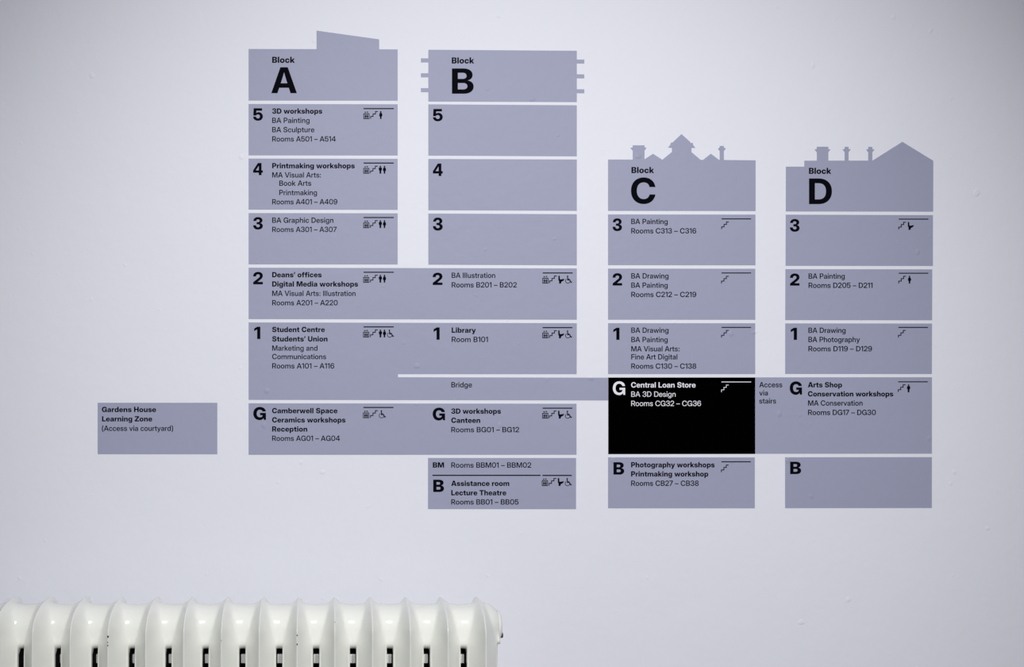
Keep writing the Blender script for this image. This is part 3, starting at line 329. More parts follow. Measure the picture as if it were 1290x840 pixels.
GLYPHS_WHITE_BOLD = '''
 269|
2596|39,0 39,108 305,336 339,366* 390,417* 418,472* 418,506 418,541* 389,593* 336,622* 299,622 259,622* 202,587* 171,523* 171,478 37,478 37,557* 101,675* 219,739* 299,739 373,739* 489,683* 555,582* 555,513 555,463* 517,379* 445,300* 394,256 237,119 237,118 558,118 558,0
3618|311,-12 221,-12* 99,56* 36,170* 36,239 176,239 176,197* 208,135* 268,103* 310,103 349,103* 409,130* 443,180* 443,213 443,244* 406,291* 341,317* 297,317 233,317 233,425 297,425 337,425* 396,449* 428,492* 428,521 428,554* 398,601* 345,627* 309,627 273,627* 218,598* 188,546* 188,510 50,510 50,576* 114,680* 230,739* 309,739 383,739* 499,687* 564,596* 564,536 564,475* 488,392* 426,379 426,377 477,371* 548,322* 587,248* 587,205 587,142* 516,44* 392,-12*
6615|316,-12 248,-12* 143,36* 70,127* 32,260* 32,344 32,434* 69,580* 142,684* 251,739* 322,739 394,739* 503,685* 569,591* 576,531 439,531 431,574* 370,626* 321,626 269,626* 200,568* 166,464* 166,395 167,395 185,423* 238,461* 303,481* 341,481 411,481* 521,418* 583,308* 583,238 583,164* 515,51* 394,-12*|315,104 352,104* 410,139* 445,200* 445,238 445,276* 411,336* 353,370* 317,370 289,370* 242,350* 206,314* 186,266* 186,237 186,200* 221,139* 279,104*
A709|5,0 261,728 448,728 704,0 543,0 426,360 405,428* 361,573* 335,667 375,667 349,573* 304,428* 283,360 162,0|165,162 165,279 544,279 544,162
B644|56,0 56,728 345,728 423,728* 532,680* 589,596* 589,540 589,498* 557,434* 499,391* 460,380 460,379 504,375* 575,332* 616,257* 616,205 616,144* 558,52* 444,0* 361,0|199,116 341,116 401,116* 467,166* 467,212 467,244* 438,289* 383,313* 344,313 199,313|199,424 335,424 369,424* 417,447* 444,489* 444,518 444,561* 386,612* 335,612 199,612
C726|377,-12 277,-12* 121,80* 32,248* 32,363 32,479* 121,648* 277,739* 377,739 440,739* 549,702* 633,632* 687,533* 696,473 548,473 541,505* 511,556* 468,592* 412,610* 379,610 316,610* 226,549* 179,439* 179,363 179,288* 226,178* 316,118* 379,118 412,118* 467,136* 511,171* 541,222* 548,254 696,254 687,193* 633,96* 549,26* 440,-12*
D700|310,0 123,0 123,123 302,123 377,123* 474,179* 522,287* 522,364 522,442* 474,549* 378,604* 304,604 120,604 120,728 314,728 423,728* 582,639* 669,476* 669,364 669,252* 582,89* 422,0*|201,728 201,0 56,0 56,728
G745|363,-12 269,-12* 119,82* 32,251* 32,363 32,479* 121,648* 277,739* 375,739 437,739* 546,703* 632,635* 686,541* 693,484 545,484 539,513* 510,559* 467,592* 412,610* 379,610 317,610* 227,550* 179,439* 179,363 179,288* 227,178* 318,118* 380,118 432,118* 512,157* 557,231* 557,281 626,281 626,232 626,178* 588,89* 519,24* 422,-12*|602,0 582,150 582,273 394,273 394,385 699,385 699,0
L555|56,0 56,728 201,728 201,125 533,125 533,0
R649|56,0 56,728 345,728 427,728* 546,670* 610,563* 610,490 610,418* 542,313* 419,256* 336,256 143,256 143,374 337,374 377,374* 436,403* 467,455* 467,490 467,526* 435,577* 377,606* 336,606 201,606 201,0|469,0 302,329 456,329 626,0
S650|328,-12 236,-12* 104,48* 35,160* 35,238 176,238 177,198* 214,140* 282,109* 329,109 372,109* 435,132* 471,175* 471,204 471,228* 444,264* 386,290* 339,301 262,317 154,341* 49,441* 49,519 49,585* 117,684* 241,739* 323,739 406,739* 528,683* 595,578* 597,505 460,505 457,558* 383,619* 324,619 286,619* 228,595* 195,553* 195,526 195,503* 221,470* 277,445* 322,435 392,419 450,407* 534,370* 589,320* 615,255* 615,214 615,144* 546,43* 417,-12*
a551|209,-9 158,-9* 78,26* 32,94* 32,145 32,189* 64,247* 120,282* 193,301* 233,305 281,310* 337,318* 361,335* 361,352 361,355 361,375* 340,405* 302,422* 275,422 247,422* 206,404* 182,373* 180,353 48,353 51,406* 107,484* 208,526* 278,526 331,526* 413,502* 470,456* 499,391* 499,350 499,0 362,0 362,73 360,73 347,48* 307,11* 249,-9*|247,90 283,90* 334,116* 362,161* 362,189 362,242 356,238* 335,232* 307,226* 274,220* 256,218 231,214* 190,198* 166,170* 166,149 166,130* 186,104* 223,90*
e560|285,-12 208,-12* 92,57* 29,179* 29,257 29,336* 93,458* 207,527* 281,527 337,527* 430,489* 497,417* 533,319* 533,260 533,222 80,222 80,313 465,313 402,291 402,331* 373,389* 320,420* 283,420 247,420* 194,389* 165,331* 165,291 165,230 165,189* 194,128* 250,94* 289,94 318,94* 363,111* 393,141* 399,161 528,161 518,110* 450,32* 348,-12*
g595|293,-211 221,-211* 120,-170* 61,-95* 54,-45 189,-45 195,-65* 223,-93* 266,-107* 293,-107 347,-107* 405,-48* 405,8 405,87 405,87 390,57* 344,18* 286,-1* 252,-1 185,-1* 84,66* 29,185* 29,261 29,339* 85,459* 185,526* 251,526 285,526* 342,508* 389,470* 405,441 406,441 406,516 544,516 544,19 544,-63* 480,-164* 367,-211*|287,111 325,111* 380,149* 411,217* 411,263 411,309* 380,377* 325,415* 287,415 252,415* 199,379* 170,312* 170,263 170,215* 199,147* 252,111*
i243|52,0 52,516 191,516 191,0|121,583 86,583* 41,626* 41,658 41,691* 86,733* 121,733 156,733* 202,691* 202,658 202,626* 156,583*
l243|191,728 191,0 52,0 52,728
m881|52,0 52,516 186,516 186,400 178,400 191,443* 241,499* 306,526* 342,526 401,526* 488,458* 498,400 482,400 492,439* 542,496* 614,526* 656,526 705,526* 784,483* 829,401* 829,341 829,0 689,0 689,317 689,364* 638,410* 600,410 572,410* 531,385* 508,341* 508,312 508,0 373,0 373,321 373,362* 324,410* 286,410 260,410* 217,386* 191,339* 191,305 191,0
n583|191,287 191,0 52,0 52,516 189,516 189,382 165,382 189,451* 280,526* 350,526 404,526* 486,479* 531,388* 531,323 531,0 392,0 392,298 392,351* 341,405* 295,405 265,405* 218,381* 191,328*
o578|289,-12 212,-12* 94,56* 29,177* 29,257 29,338* 94,459* 212,527* 289,527 367,527* 484,459* 550,338* 550,257 550,177* 484,56* 367,-12*|289,102 325,102* 379,139* 409,209* 409,257 409,306* 379,376* 325,413* 289,413 254,413* 200,376* 170,306* 170,257 170,209* 200,139* 253,102*
r370|52,0 52,516 186,516 186,428 188,428 202,474* 263,520* 313,520 326,520* 347,519* 355,518 355,398 348,399* 313,401* 294,401 265,401* 218,374* 191,321* 191,282 191,0
s517|263,-12 197,-12* 94,28* 32,106* 27,161 165,161 169,127* 218,88* 261,88 302,88* 349,120* 349,144 349,165* 313,191* 281,197 191,215 117,230* 39,306* 39,365 39,414* 92,486* 189,527* 255,527 321,527* 420,484* 476,406* 477,353 348,353 347,384* 298,426* 259,426 221,426* 178,394* 178,370 178,350* 212,323* 242,317 339,298 417,282* 490,214* 490,157 490,105* 432,29* 330,-12*
t365|343,516 343,405 9,405 9,516|98,656 237,656 237,157 237,131* 259,110* 288,110 300,110* 334,110* 343,110 343,0 330,0* 284,0* 261,0 177,0* 98,66* 98,135
–500|500,344 500,231 0,231 0,344
'''

def parse(txt):
    F = {}
    for line in txt.strip('\n').split('\n'):
        ch, rest = line[0], line[1:]
        parts = rest.split('|')
        cs = []
        for p in parts[1:]:
            if not p: continue
            c = []
            for t in p.split(' '):
                on = not t.endswith('*')
                x, y = t.rstrip('*').split(',')
                c.append((float(x), float(y), on))
            cs.append(flat(c))
        F[ch] = (float(parts[0]), cs)
    return F

def flat(c, steps=3):
    n = len(c); pts = []
    for i in range(n):
        p, q = c[i], c[(i+1) % n]
        pts.append(p)
        if not p[2] and not q[2]: pts.append(((p[0]+q[0])/2, (p[1]+q[1])/2, True))
    n = len(pts)
    k = next(i for i in range(n) if pts[i][2])
    pts = pts[k:]+pts[:k]; pts.append(pts[0])
    out = []; i = 0
    while i < n:
        if pts[i+1][2]:
            out.append(pts[i][:2]); i += 1
        else:
            a, b, d = pts[i], pts[i+1], pts[i+2]
            for s in range(steps):
                t = s/steps
                out.append(tuple((1-t)**2*a[j]+2*t*(1-t)*b[j]+t*t*d[j] for j in (0, 1)))
            i += 2
    res = []
    for p in out:
        if not res or (abs(p[0]-res[-1][0])+abs(p[1]-res[-1][1])) > 0.5: res.append(p)
    return res

FONT = {0: parse(GLYPHS_ROMAN), 1: parse(GLYPHS_BOLD), 2: parse(GLYPHS_TITLE),
        3: parse(GLYPHS_WHITE_ROMAN), 4: parse(GLYPHS_WHITE_BOLD)}
CAP = 6.6           # capital height of the small lettering, sheet units

def words(text, face, u, v, end, cap=CAP):
    """a line set from its left ink edge u to its right ink edge end, on baseline v"""
    F = FONT[face]; k = cap/727.0
    x = 0.0; pos = []
    for ch in text:
        pos.append(x); x += F[ch][0]*k
    ink = lambda i, f: f(p[0] for c in F[text[i]][1] for p in c)*k
    lo = ink(0, min); hi = pos[-1]+ink(len(text)-1, max)
    want = (end-u)/(hi-lo)
    sx = min(1.14, max(0.92, want))                 # set width first, what is left goes into the spacing
    tr = ((end-u)-(hi-lo)*sx)/max(1, len(text)-1)
    groups = []
    for i, ch in enumerate(text):
        cs = F[ch][1]
        if cs: groups.append([[(u+(pos[i]+p[0]*k-lo)*sx+tr*i, v-p[1]*k) for p in c] for c in cs])
    return groups

def big(ch, u0, u1, top, base, face=1):
    """one bold character fitted to its ink box"""
    cs = FONT[face][ch][1]
    xs = [p[0] for c in cs for p in c]; ys = [p[1] for c in cs for p in c]
    a, b, lo, hi = min(xs), max(xs), min(ys), max(ys)
    return [[[(u0+(p[0]-a)/(b-a)*(u1-u0), base-(p[1]-lo)/(hi-lo)*(base-top)) for p in c] for c in cs]]

def rect(a, b, c, d): return [(a, b), (c, b), (c, d), (a, d)]
def disc(x, y, rx, ry=None, n=16):
    ry = ry or rx
    return [(x+rx*math.cos(2*PI*i/n), y+ry*math.sin(2*PI*i/n)) for i in range(n)]
def stroke(pts, w):
    """mitred open polyline outline"""
    L, R = [], []
    for i, p in enumerate(pts):
        a = Vector(pts[max(0, i-1)]); b = Vector(pts[min(len(pts)-1, i+1)]); p = Vector(p)
        d1 = (p-a).normalized() if i > 0 else (b-p).normalized()
        d2 = (b-p).normalized() if i < len(pts)-1 else d1
        n1 = Vector((-d1.y, d1.x)); n2 = Vector((-d2.y, d2.x))
        m = (n1+n2).normalized(); s = w/2/max(0.4, m.dot(n1))
        L.append(tuple(p+m*s)); R.append(tuple(p-m*s))
    return L+R[::-1]

# pictograms, each in a box of its own: x left, y top, about 10 units high
def lift_icon(x, y):
    w, t, b, s = 7.6, 3.0, 10.0, 0.9
    g = [[rect(x, y+t, x+w, y+t+s)], [rect(x, y+b-s, x+w, y+b)], [rect(x, y+t+s, x+s, y+b-s)], [rect(x+w-s, y+t+s, x+w, y+b-s)]]
    for cx in (x+2.6, x+5.0):
        g.append([disc(cx, y+5.0, 0.7, n=10)])
        g.append([[(cx-1.05, y+5.8), (cx+1.05, y+5.8), (cx+1.05, y+7.4), (cx+0.6, y+7.6), (cx+0.55, y+9.1), (cx-0.55, y+9.1), (cx-0.6, y+7.6), (cx-1.05, y+7.4)]])
    g.append([[(x+1.2, y+0.9), (x+3.6, y+0.9), (x+2.4, y+2.75)]])
    g.append([[(x+3.9, y+1.9), (x+6.3, y+1.9), (x+5.1, y+0.05)]])
    return g
def stairs_icon(x, y, w=9.6, h=9.6, s=1.05):
    q = [(0, 1), (0, .69), (.34, .69), (.34, .355), (.67, .355), (.67, .035), (1, .035)]
    return [[stroke([(x+.5+a*(w-.5), y+.3+b*(h-.3)) for a, b in q], s)]]
def man_icon(x, y):
    cx = x+2.15
    return [[disc(cx, y+1.0, 1.0, n=14)], [[(cx-1.3, y+2.1), (cx+1.3, y+2.1), (cx+2.05, y+3.0), (cx+1.95, y+5.3), (cx+1.15, y+6.2), (cx+1.0, y+9.9), (cx-1.0, y+9.9), (cx-1.15, y+6.2), (cx-1.95, y+5.3), (cx-2.05, y+3.0)]]]
def woman_icon(x, y):
    cx = x+2.15
    return [[disc(cx, y+1.0, 1.0, n=14)], [[(cx-0.9, y+2.1), (cx+0.9, y+2.1), (cx+1.5, y+3.0), (cx+2.15, y+5.0), (cx+1.3, y+6.9), (cx+0.95, y+7.2), (cx+0.9, y+9.9), (cx-0.9, y+9.9), (cx-0.95, y+7.2), (cx-1.3, y+6.9), (cx-2.15, y+5.0), (cx-1.5, y+3.0)]]]
def toilet_icon(x, y):
    return [[[(x, y), (x+1.75, y), (x+2.0, y+4.5), (x+3.4, y+4.6), (x+7.5, y+3.9), (x+7.4, y+5.0), (x+6.4, y+6.4), (x+3.9, y+7.6), (x+3.3, y+9.9), (x+0.9, y+9.9), (x+1.0, y+7.3), (x+0.1, y+5.4)]]]
def wheelchair_icon(x, y):
    g = [[disc(x+2.9, y+0.95, 0.95, n=14)], [stroke([(x+2.9, y+1.9), (x+3.1, y+5.5), (x+5.6, y+5.5), (x+7.2, y+8.6), (x+8.5, y+7.9)], 1.25)]]
    a0, a1, r0, r1, n = math.radians(-20), math.radians(235), 2.55, 3.3, 22
    cx, cy = x+3.2, y+6.7
    A = [a0+(a1-a0)*i/n for i in range(n+1)]
    g.append([[(cx+r1*math.cos(t), cy+r1*math.sin(t)) for t in A]+[(cx+r0*math.cos(t), cy+r0*math.sin(t)) for t in A[::-1]]])
    g.append([[(x+3.3, y+3.7), (x+5.4, y+4.0), (x+5.4, y+4.7), (x+3.3, y+4.6)]])
    return g
ICON = dict(lift=lift_icon, stairs=stairs_icon, man=man_icon, woman=woman_icon, toilet=toilet_icon, wheelchair=wheelchair_icon)
ICON_TEXT = dict(lift='lift with two figures and two arrows', stairs='rising flight of stairs', man='standing man',
                 woman='standing woman', toilet='toilet bowl seen from the side', wheelchair='person in a wheelchair')

FILM_T, INK_T = 0.0005, 0.00025
def panel(label, outline, letter=None, numeral=None, lines=(), rules=(), icons=(), black=False, group=None, name='sign_panel', cat='wall sign'):
    ink = M_WHITE if black else M_INK
    word = 'white' if black else 'black'
    us = [p[0] for p in outline]; vs = [p[1] for p in outline]
    cu, cv = (min(us)+max(us))/2, max(vs)
    ox, oz = sheet(cu, cv)
    root = film(name, [[outline]], 0, FILM_T, M_BLACKP if black else M_PANEL, None, (ox, oz))
    root.location = (ox, 0, oz)
    tag(root, label, cat, group or 'film panels of the wall directory')
    def part(nm, groups, text=None):
        o = film(nm, groups, FILM_T, INK_T, ink, root, (ox, oz))
        if text: o['label'] = text
    for ch, a, b, t, base in (letter or ()):
        part('block_letter', big(ch, a, b, t, base, 2), '%s large capital letter %s' % (word, ch))
    for ch, a, b, t, base in (numeral or ()):
        part('floor_symbol', big(ch, a, b, t, base, 4 if black else 1), '%s bold floor symbol %s' % (word, ch))
    for text, bold, u, v, e, *cap in lines:
        part('text_line', words(text, bold+(3 if black else 0), u, v, e, *cap), '%s %s lettering reading %s' % (word, 'bold' if bold else 'light', text))
    for a, b, v, h in rules:
        part('rule_line', [[rect(a, v-h/2, b, v+h/2)]], 'thin %s line' % word)
    for kind, x, y in icons:
        part(kind+'_icon', stairs_icon(x, y, s=0.7) if black else ICON[kind](x, y), 'small %s pictogram, %s' % (word, ICON_TEXT[kind]))
    return root
# ------------------------------------------------------------------ the wall directory
R, B = 0, 1
# Block A
panel('grey film title panel for Block A with a sloping rooftop box',
      [(313.2, 61.7), (398.8, 61.9), (398.8, 38.6), (477.7, 49.6), (477.7, 62.1), (501, 62.3), (501, 126.7), (313.2, 126.5)],
      letter=[('A', 341.8, 374, 84.8, 117.4)], lines=[('Block', B, 342.9, 79.2, 371.4, 7.6)])
panel('grey film panel for floor 5 of Block A reading 3D workshops',
      [(313.2, 131), (501, 131.3), (501, 195.7), (313.2, 195.5)], numeral=[('5', 318.9, 331.2, 136.4, 152.1)],
      lines=[('3D workshops', B, 342.9, 143.2, 406), ('BA Painting', R, 342.9, 154.9, 390), ('BA Sculpture', R, 342.9, 166.6, 396), ('Rooms A501 – A514', R, 342.9, 178.3, 423)],
      rules=[(458, 496, 136.9, 1.3)], icons=[('lift', 457.8, 139.9), ('stairs', 466.4, 140), ('woman', 477.5, 140)])
panel('grey film panel for floor 4 of Block A reading Printmaking workshops',
      [(313.2, 199.7), (501, 200), (501, 264.2), (313.2, 263.9)], numeral=[('4', 318.9, 331.2, 205.3, 220.6)],
      lines=[('Printmaking workshops', B, 342.9, 212, 446.9), ('MA Visual Arts:', R, 342.9, 223.6, 404.4), ('Book Arts', R, 351.8, 234, 392.1), ('Printmaking', R, 351.8, 245.8, 399.4), ('Rooms A401 – A409', R, 342.9, 257.4, 425)],
      rules=[(458, 496, 205.4, 1.3)], icons=[('lift', 457.6, 208.7), ('stairs', 466.2, 208.7), ('man', 477.0, 208.8), ('woman', 482.2, 208.8)])
panel('grey film panel for floor 3 of Block A reading Graphic Design',
      [(313.2, 268.3), (501, 268.6), (501, 333), (313.2, 332.8)], numeral=[('3', 318.9, 331.2, 273.4, 289.1)],
      lines=[('BA Graphic Design', R, 342.9, 280.6, 420), ('Rooms A301 – A307', R, 342.9, 292.2, 424.1)],
      rules=[(458, 496, 274, 1.3)], icons=[('lift', 457.6, 277.3), ('stairs', 466.2, 277.3), ('man', 477.0, 277.3), ('woman', 482.2, 277.3)])
# floors that run through blocks A and B
panel('long grey film panel for floor 2 joining Blocks A and B',
      [(313.2, 337.1), (726.6, 338), (726.6, 402.5), (313.2, 401.7)], numeral=[('2', 318.9, 331.2, 342.4, 358.1), ('2', 545, 557.4, 343.4, 358.9)],
      lines=[('Deans’ offices', B, 342.9, 349.2, 405.2), ('Digital Media workshops', B, 342.9, 360.9, 451.1), ('MA Visual Arts: Illustration', R, 342.9, 372.7, 447.9), ('Rooms A201 – A220', R, 342.9, 384.5, 425.5),
             ('BA Illustration', R, 569, 350, 623.8), ('Rooms B201 – B202', R, 569, 362, 650.9)],
      rules=[(458, 496, 342.9, 1.3), (683.6, 721.3, 343.8, 1.3)],
      icons=[('lift', 457.5, 346), ('stairs', 466.2, 346), ('man', 477.0, 346), ('woman', 482.2, 346),
             ('lift', 683.2, 347), ('stairs', 691.7, 347), ('toilet', 703.3, 347.2), ('wheelchair', 712, 347)])
panel('long grey film panel for floor 1 joining Blocks A and B with the Bridge strip',
      [(313.2, 406), (726.6, 406.9), (726.4, 471.1), (501.4, 471.1), (501.4, 475), (766, 475.6), (766, 504.2), (313.2, 503.4)],
      numeral=[('1', 320.2, 328, 411.4, 426.9), ('1', 546.2, 553.8, 412.3, 427.8)],
      lines=[('Student Centre', B, 342.9, 418.2, 409.2), ('Students’ Union', B, 342.9, 430, 412.6), ('Marketing and', R, 342.9, 441.6, 400), ('Communications', R, 342.9, 452.3, 410.9), ('Rooms A101 – A116', R, 342.9, 464, 421.1),
             ('Library', B, 569, 419, 599.4), ('Room B101', R, 569, 430.7, 614.6), ('Bridge', R, 568.5, 487.8, 594.6)],
      rules=[(458, 496, 411.7, 1.3), (683.5, 721, 412.6, 1.3)],
      icons=[('lift', 457.4, 414.9), ('stairs', 466.2, 414.9), ('man', 477.1, 415), ('woman', 482.2, 415), ('wheelchair', 487.7, 415),
             ('lift', 683.1, 415.9), ('stairs', 691.8, 415.9), ('toilet', 703.1, 416.1), ('wheelchair', 712, 416)])
panel('long grey film ground floor panel across Blocks A and B reading Reception and Canteen',
      [(313.2, 507.8), (726.2, 508.4), (726.2, 572.6), (313.2, 572.6)], numeral=[('G', 319.1, 335.1, 512.4, 529), ('G', 545, 560.6, 513.3, 529.5)],
      lines=[('Camberwell Space', B, 342.8, 520.4, 425.1), ('Ceramics workshops', B, 342.8, 532, 435.3), ('Reception', B, 342.8, 543.5, 387.1), ('Rooms AG01 – AG04', R, 342.8, 555.2, 428.2),
             ('3D workshops', B, 568.4, 521, 631), ('Canteen', B, 568.4, 532.5, 604.9), ('Rooms BG01 – BG12', R, 568.4, 544.3, 653.9)],
      rules=[(457.8, 495.7, 513.1, 1.3), (683.5, 721, 514, 1.3)],
      icons=[('lift', 457.3, 516.5), ('stairs', 466.3, 516.5), ('wheelchair', 477.5, 516.6),
             ('lift', 683, 517), ('stairs', 691.4, 517), ('toilet', 702.9, 517.2), ('wheelchair', 711.8, 517.1)])
# Block B
b_out = [(539.6, 62.7), (726.6, 64)]
for v in (75, 93.6, 112.4): b_out += [(726.6, v), (736, v+.1), (736, v+5), (726.6, v+4.9)]
b_out += [(726.6, 128.5), (539.6, 127.8)]
for v in (111, 92.3, 73.5): b_out += [(539.6, v+5), (530.3, v+5), (530.3, v), (539.6, v)]
panel('grey film title panel for Block B with three short bars sticking out each side', b_out,
      letter=[('B', 569.3, 596.6, 86.3, 118.1)], lines=[('Block', B, 569.1, 80, 597.2, 7.6)])
panel('nearly empty grey film panel with only a 5, under the Block B title panel',
      [(539.6, 131.4), (726.6, 132.6), (726.6, 196.8), (539.6, 195.8)], numeral=[('5', 545.3, 557.7, 137.3, 152.8)])
panel('nearly empty grey film panel with only a 4, in the column of Block B',
      [(539.6, 200.2), (726.6, 200.9), (726.6, 265.4), (539.6, 264.6)], numeral=[('4', 545.3, 557.7, 206, 221.7)])
panel('nearly empty grey film panel with only a 3, in the column of Block B',
      [(539.6, 268.9), (726.6, 269.7), (726.6, 334), (539.6, 333.2)], numeral=[('3', 545.3, 557.7, 274, 290.4)])
panel('grey film basement panel of Block B reading Lecture Theatre',
      [(539.2, 576.7), (725.7, 576.7), (725.6, 641.1), (539.2, 641)], numeral=[('B', 545.7, 559.3, 604, 619.5)],
      lines=[('BM', B, 545.2, 588.8, 559.4), ('Rooms BBM01 – BBM02', R, 568.4, 588.9, 669.1), ('Assistance room', B, 568.4, 611.9, 641.5), ('Lecture Theatre', B, 568.4, 623.7, 637.7), ('Rooms BB01 – BB05', R, 568.4, 635.3, 653.2)],
      rules=[(544.6, 680.9, 598.6, 1.4), (683.2, 720.2, 598.7, 1.4)],
      icons=[('lift', 682.5, 601.9), ('stairs', 691.1, 601.9), ('toilet', 702.6, 602), ('wheelchair', 711.6, 602)])
# Block C
panel('grey film title panel for Block C with gables, chimneys and a central lantern',
      [(766, 200.9), (797.1, 201), (797.1, 189.8), (794.2, 186.2), (797.1, 185.5), (797.1, 183), (811.9, 183), (811.9, 185.5), (814.5, 186.2), (811.9, 189.8), (811.9, 200.6),
       (822.5, 193.7), (834.3, 201.2), (846.5, 191.2), (846.5, 186.2), (841.6, 185.8), (844.2, 182.6), (845.2, 179.6), (847.5, 179.2), (851.5, 175.3), (858.4, 168.9),
       (864.5, 174.4), (869, 178.4), (870.3, 180.2), (872.6, 179.8), (873.2, 182.8), (876, 186.2), (871, 186.2), (871, 191.6), (882.4, 201.3), (885.8, 201.3), (895.4, 193.6), (905.8, 201.4),
       (906.6, 201.4), (906.6, 190.2), (904.2, 187), (906.6, 186), (906.6, 183.8), (911.8, 183.8), (911.8, 186), (914.5, 187), (911.8, 190.2), (911.8, 201.5), (951.8, 201.9), (951.8, 265.7), (766, 265.4)],
      letter=[('C', 794.8, 825.5, 223.5, 257)], lines=[('Block', B, 795.4, 218, 823.8, 7.6)])
panel('grey film panel for floor 3 of Block C reading Rooms C313 to C316',
      [(766, 270), (951.6, 270.2), (951.6, 334), (766, 333.8)], numeral=[('3', 771.6, 783.4, 275, 291.1)],
      lines=[('BA Painting', R, 795.1, 282.2, 841), ('Rooms C313 – C316', R, 795.1, 294, 876.9)], rules=[(908.8, 946, 275.7, 1.2)], icons=[('stairs', 908.4, 279)])
panel('grey film panel for floor 2 of Block C reading Rooms C212 to C219',
      [(766, 338.2), (951.4, 338.4), (951.4, 402.6), (766, 402.5)], numeral=[('2', 771.6, 783.6, 344, 359.6)],
      lines=[('BA Drawing', R, 795.1, 350.7, 842.1), ('BA Painting', R, 795.1, 362.4, 841), ('Rooms C212 – C219', R, 795.1, 374.1, 877)], rules=[(908.8, 946, 343.8, 1.2)], icons=[('stairs', 908.3, 347.3)])
panel('grey film panel for floor 1 of Block C reading Fine Art Digital',
      [(766, 406.9), (951.3, 407), (951.3, 471), (766, 471)], numeral=[('1', 772.5, 780.3, 412.7, 428)],
      lines=[('BA Drawing', R, 795.1, 419.1, 842.1), ('BA Painting', R, 795.1, 430.9, 841), ('MA Visual Arts:', R, 795.1, 442.5, 855.8), ('Fine Art Digital', R, 795.1, 452.6, 853.2), ('Rooms C130 – C138', R, 795.1, 464.3, 877)],
      rules=[(908.8, 946, 412.3, 1.2)], icons=[('stairs', 908.3, 415.5)])
panel('black film panel with white lettering reading Central Loan Store',
      [(766.2, 475.4), (951.2, 475.3), (951.2, 571.6), (766.2, 571.9)], numeral=[('G', 771.9, 787.4, 480.2, 497.5)], black=True,
      lines=[('Central Loan Store', B, 794.9, 488, 876.1), ('BA 3D Design', R, 795.1, 499.6, 850.9), ('Rooms CG32 – CG36', R, 795.1, 511.3, 882.9)], rules=[(908.7, 946, 481, 0.9)], icons=[('stairs', 908.2, 484.2)])
panel('grey film panel for basement of Block C reading Photography workshops, below the black panel',
      [(766, 575.9), (950.8, 576), (950.8, 640), (766, 640)], numeral=[('B', 772.7, 786.2, 582, 597.6)],
      lines=[('Photography workshops', B, 794.9, 588.5, 900.1), ('Printmaking workshop', B, 794.9, 600, 892.1), ('Rooms CB27 – CB38', R, 795, 611.8, 880)], rules=[(908.6, 945.6, 581.5, 1.2)], icons=[('stairs', 908.2, 585)])
# Block D
panel('grey film title panel for Block D with three chimneys and a tall gable',
      [(990, 209.9), (1013.2, 209.9), (1013.2, 202.4), (1029, 202.3), (1029, 191.6), (1026, 188.2), (1029, 187.6), (1029, 184.8), (1043.4, 184.8), (1043.4, 187.6), (1046.2, 188.2), (1043.4, 191.6), (1043.4, 202.3),
       (1064, 202.3), (1064, 191.6), (1061.3, 188.2), (1064, 187.6), (1064, 184.9), (1068.9, 184.9), (1068.9, 187.6), (1071.6, 188.2), (1068.9, 191.6), (1068.9, 202.3),
       (1093.7, 202.3), (1093.7, 191.8), (1091, 188.4), (1093.7, 187.8), (1093.7, 185), (1098.8, 185), (1098.8, 187.8), (1101.6, 188.4), (1098.8, 191.8), (1098.8, 202.4),
       (1136.6, 178.6), (1175.6, 202.5), (1175.4, 266.4), (989.9, 266.2)],
      letter=[('D', 1019, 1047.8, 224.8, 257.1)], lines=[('Block', B, 1018.9, 219, 1046.9, 7.6)])
panel('grey film panel with only a 3 and two icons, below the Block D title',
      [(989.8, 270.3), (1175.2, 270.9), (1175.1, 334.8), (989.6, 334.6)], numeral=[('3', 994.9, 1007.1, 275.8, 291.9)],
      rules=[(1132, 1169.3, 276, 1.2)], icons=[('stairs', 1131.5, 279.3), ('toilet', 1143.4, 279.6)])
panel('grey film panel for floor 2 of Block D reading Rooms D205 to D211',
      [(989.4, 338.9), (1174.3, 339.2), (1174.1, 403.2), (989.2, 403)], numeral=[('2', 995, 1007, 344.4, 359.7)],
      lines=[('BA Painting', R, 1018.4, 351, 1064), ('Rooms D205 – D211', R, 1018.4, 362.6, 1099)], rules=[(1132, 1169.2, 344.1, 1.2)], icons=[('stairs', 1131.5, 347.3), ('woman', 1143.4, 347.2)])
panel('grey film panel for floor 1 of Block D reading Photography, Rooms D119 to D129',
      [(989.2, 407.2), (1174, 407.4), (1173.8, 470.9), (989.1, 470.8)], numeral=[('1', 996, 1003.8, 412.7, 428)],
      lines=[('BA Drawing', R, 1018.2, 419.2, 1065.1), ('BA Photography', R, 1018.2, 430.8, 1083.1), ('Rooms D119 – D129', R, 1018.2, 442.4, 1098.3)], rules=[(1131.6, 1168.7, 412.3, 1.2)], icons=[('stairs', 1131.1, 415.5)])
panel('grey film ground floor panel of Block D reading Access via stairs',
      [(951.4, 475.2), (1173.9, 475), (1173.8, 571.2), (951.4, 571.3)], numeral=[('G', 994.7, 1010.1, 480.2, 497.2)],
      lines=[('Access', R, 956.3, 487.7, 985.3), ('via', R, 956.3, 498, 967.2), ('stairs', R, 956.3, 508.1, 977.5),
             ('Arts Shop', B, 1017.6, 487.8, 1060.6), ('Conservation workshops', B, 1017.6, 499.2, 1125.1), ('MA Conservation', R, 1017.8, 510.8, 1086.4), ('Rooms DG17 – DG30', R, 1017.8, 522.6, 1103.2)],
      rules=[(1131.2, 1168.5, 480.8, 1.2)], icons=[('stairs', 1130.9, 484), ('man', 1142.2, 484.1)])
panel('nearly empty grey film panel with only a B, lowest in the column of Block D',
      [(989, 575.8), (1173.8, 575.6), (1173.7, 639.6), (989, 639.8)], numeral=[('B', 995.2, 1009, 581.4, 597)])
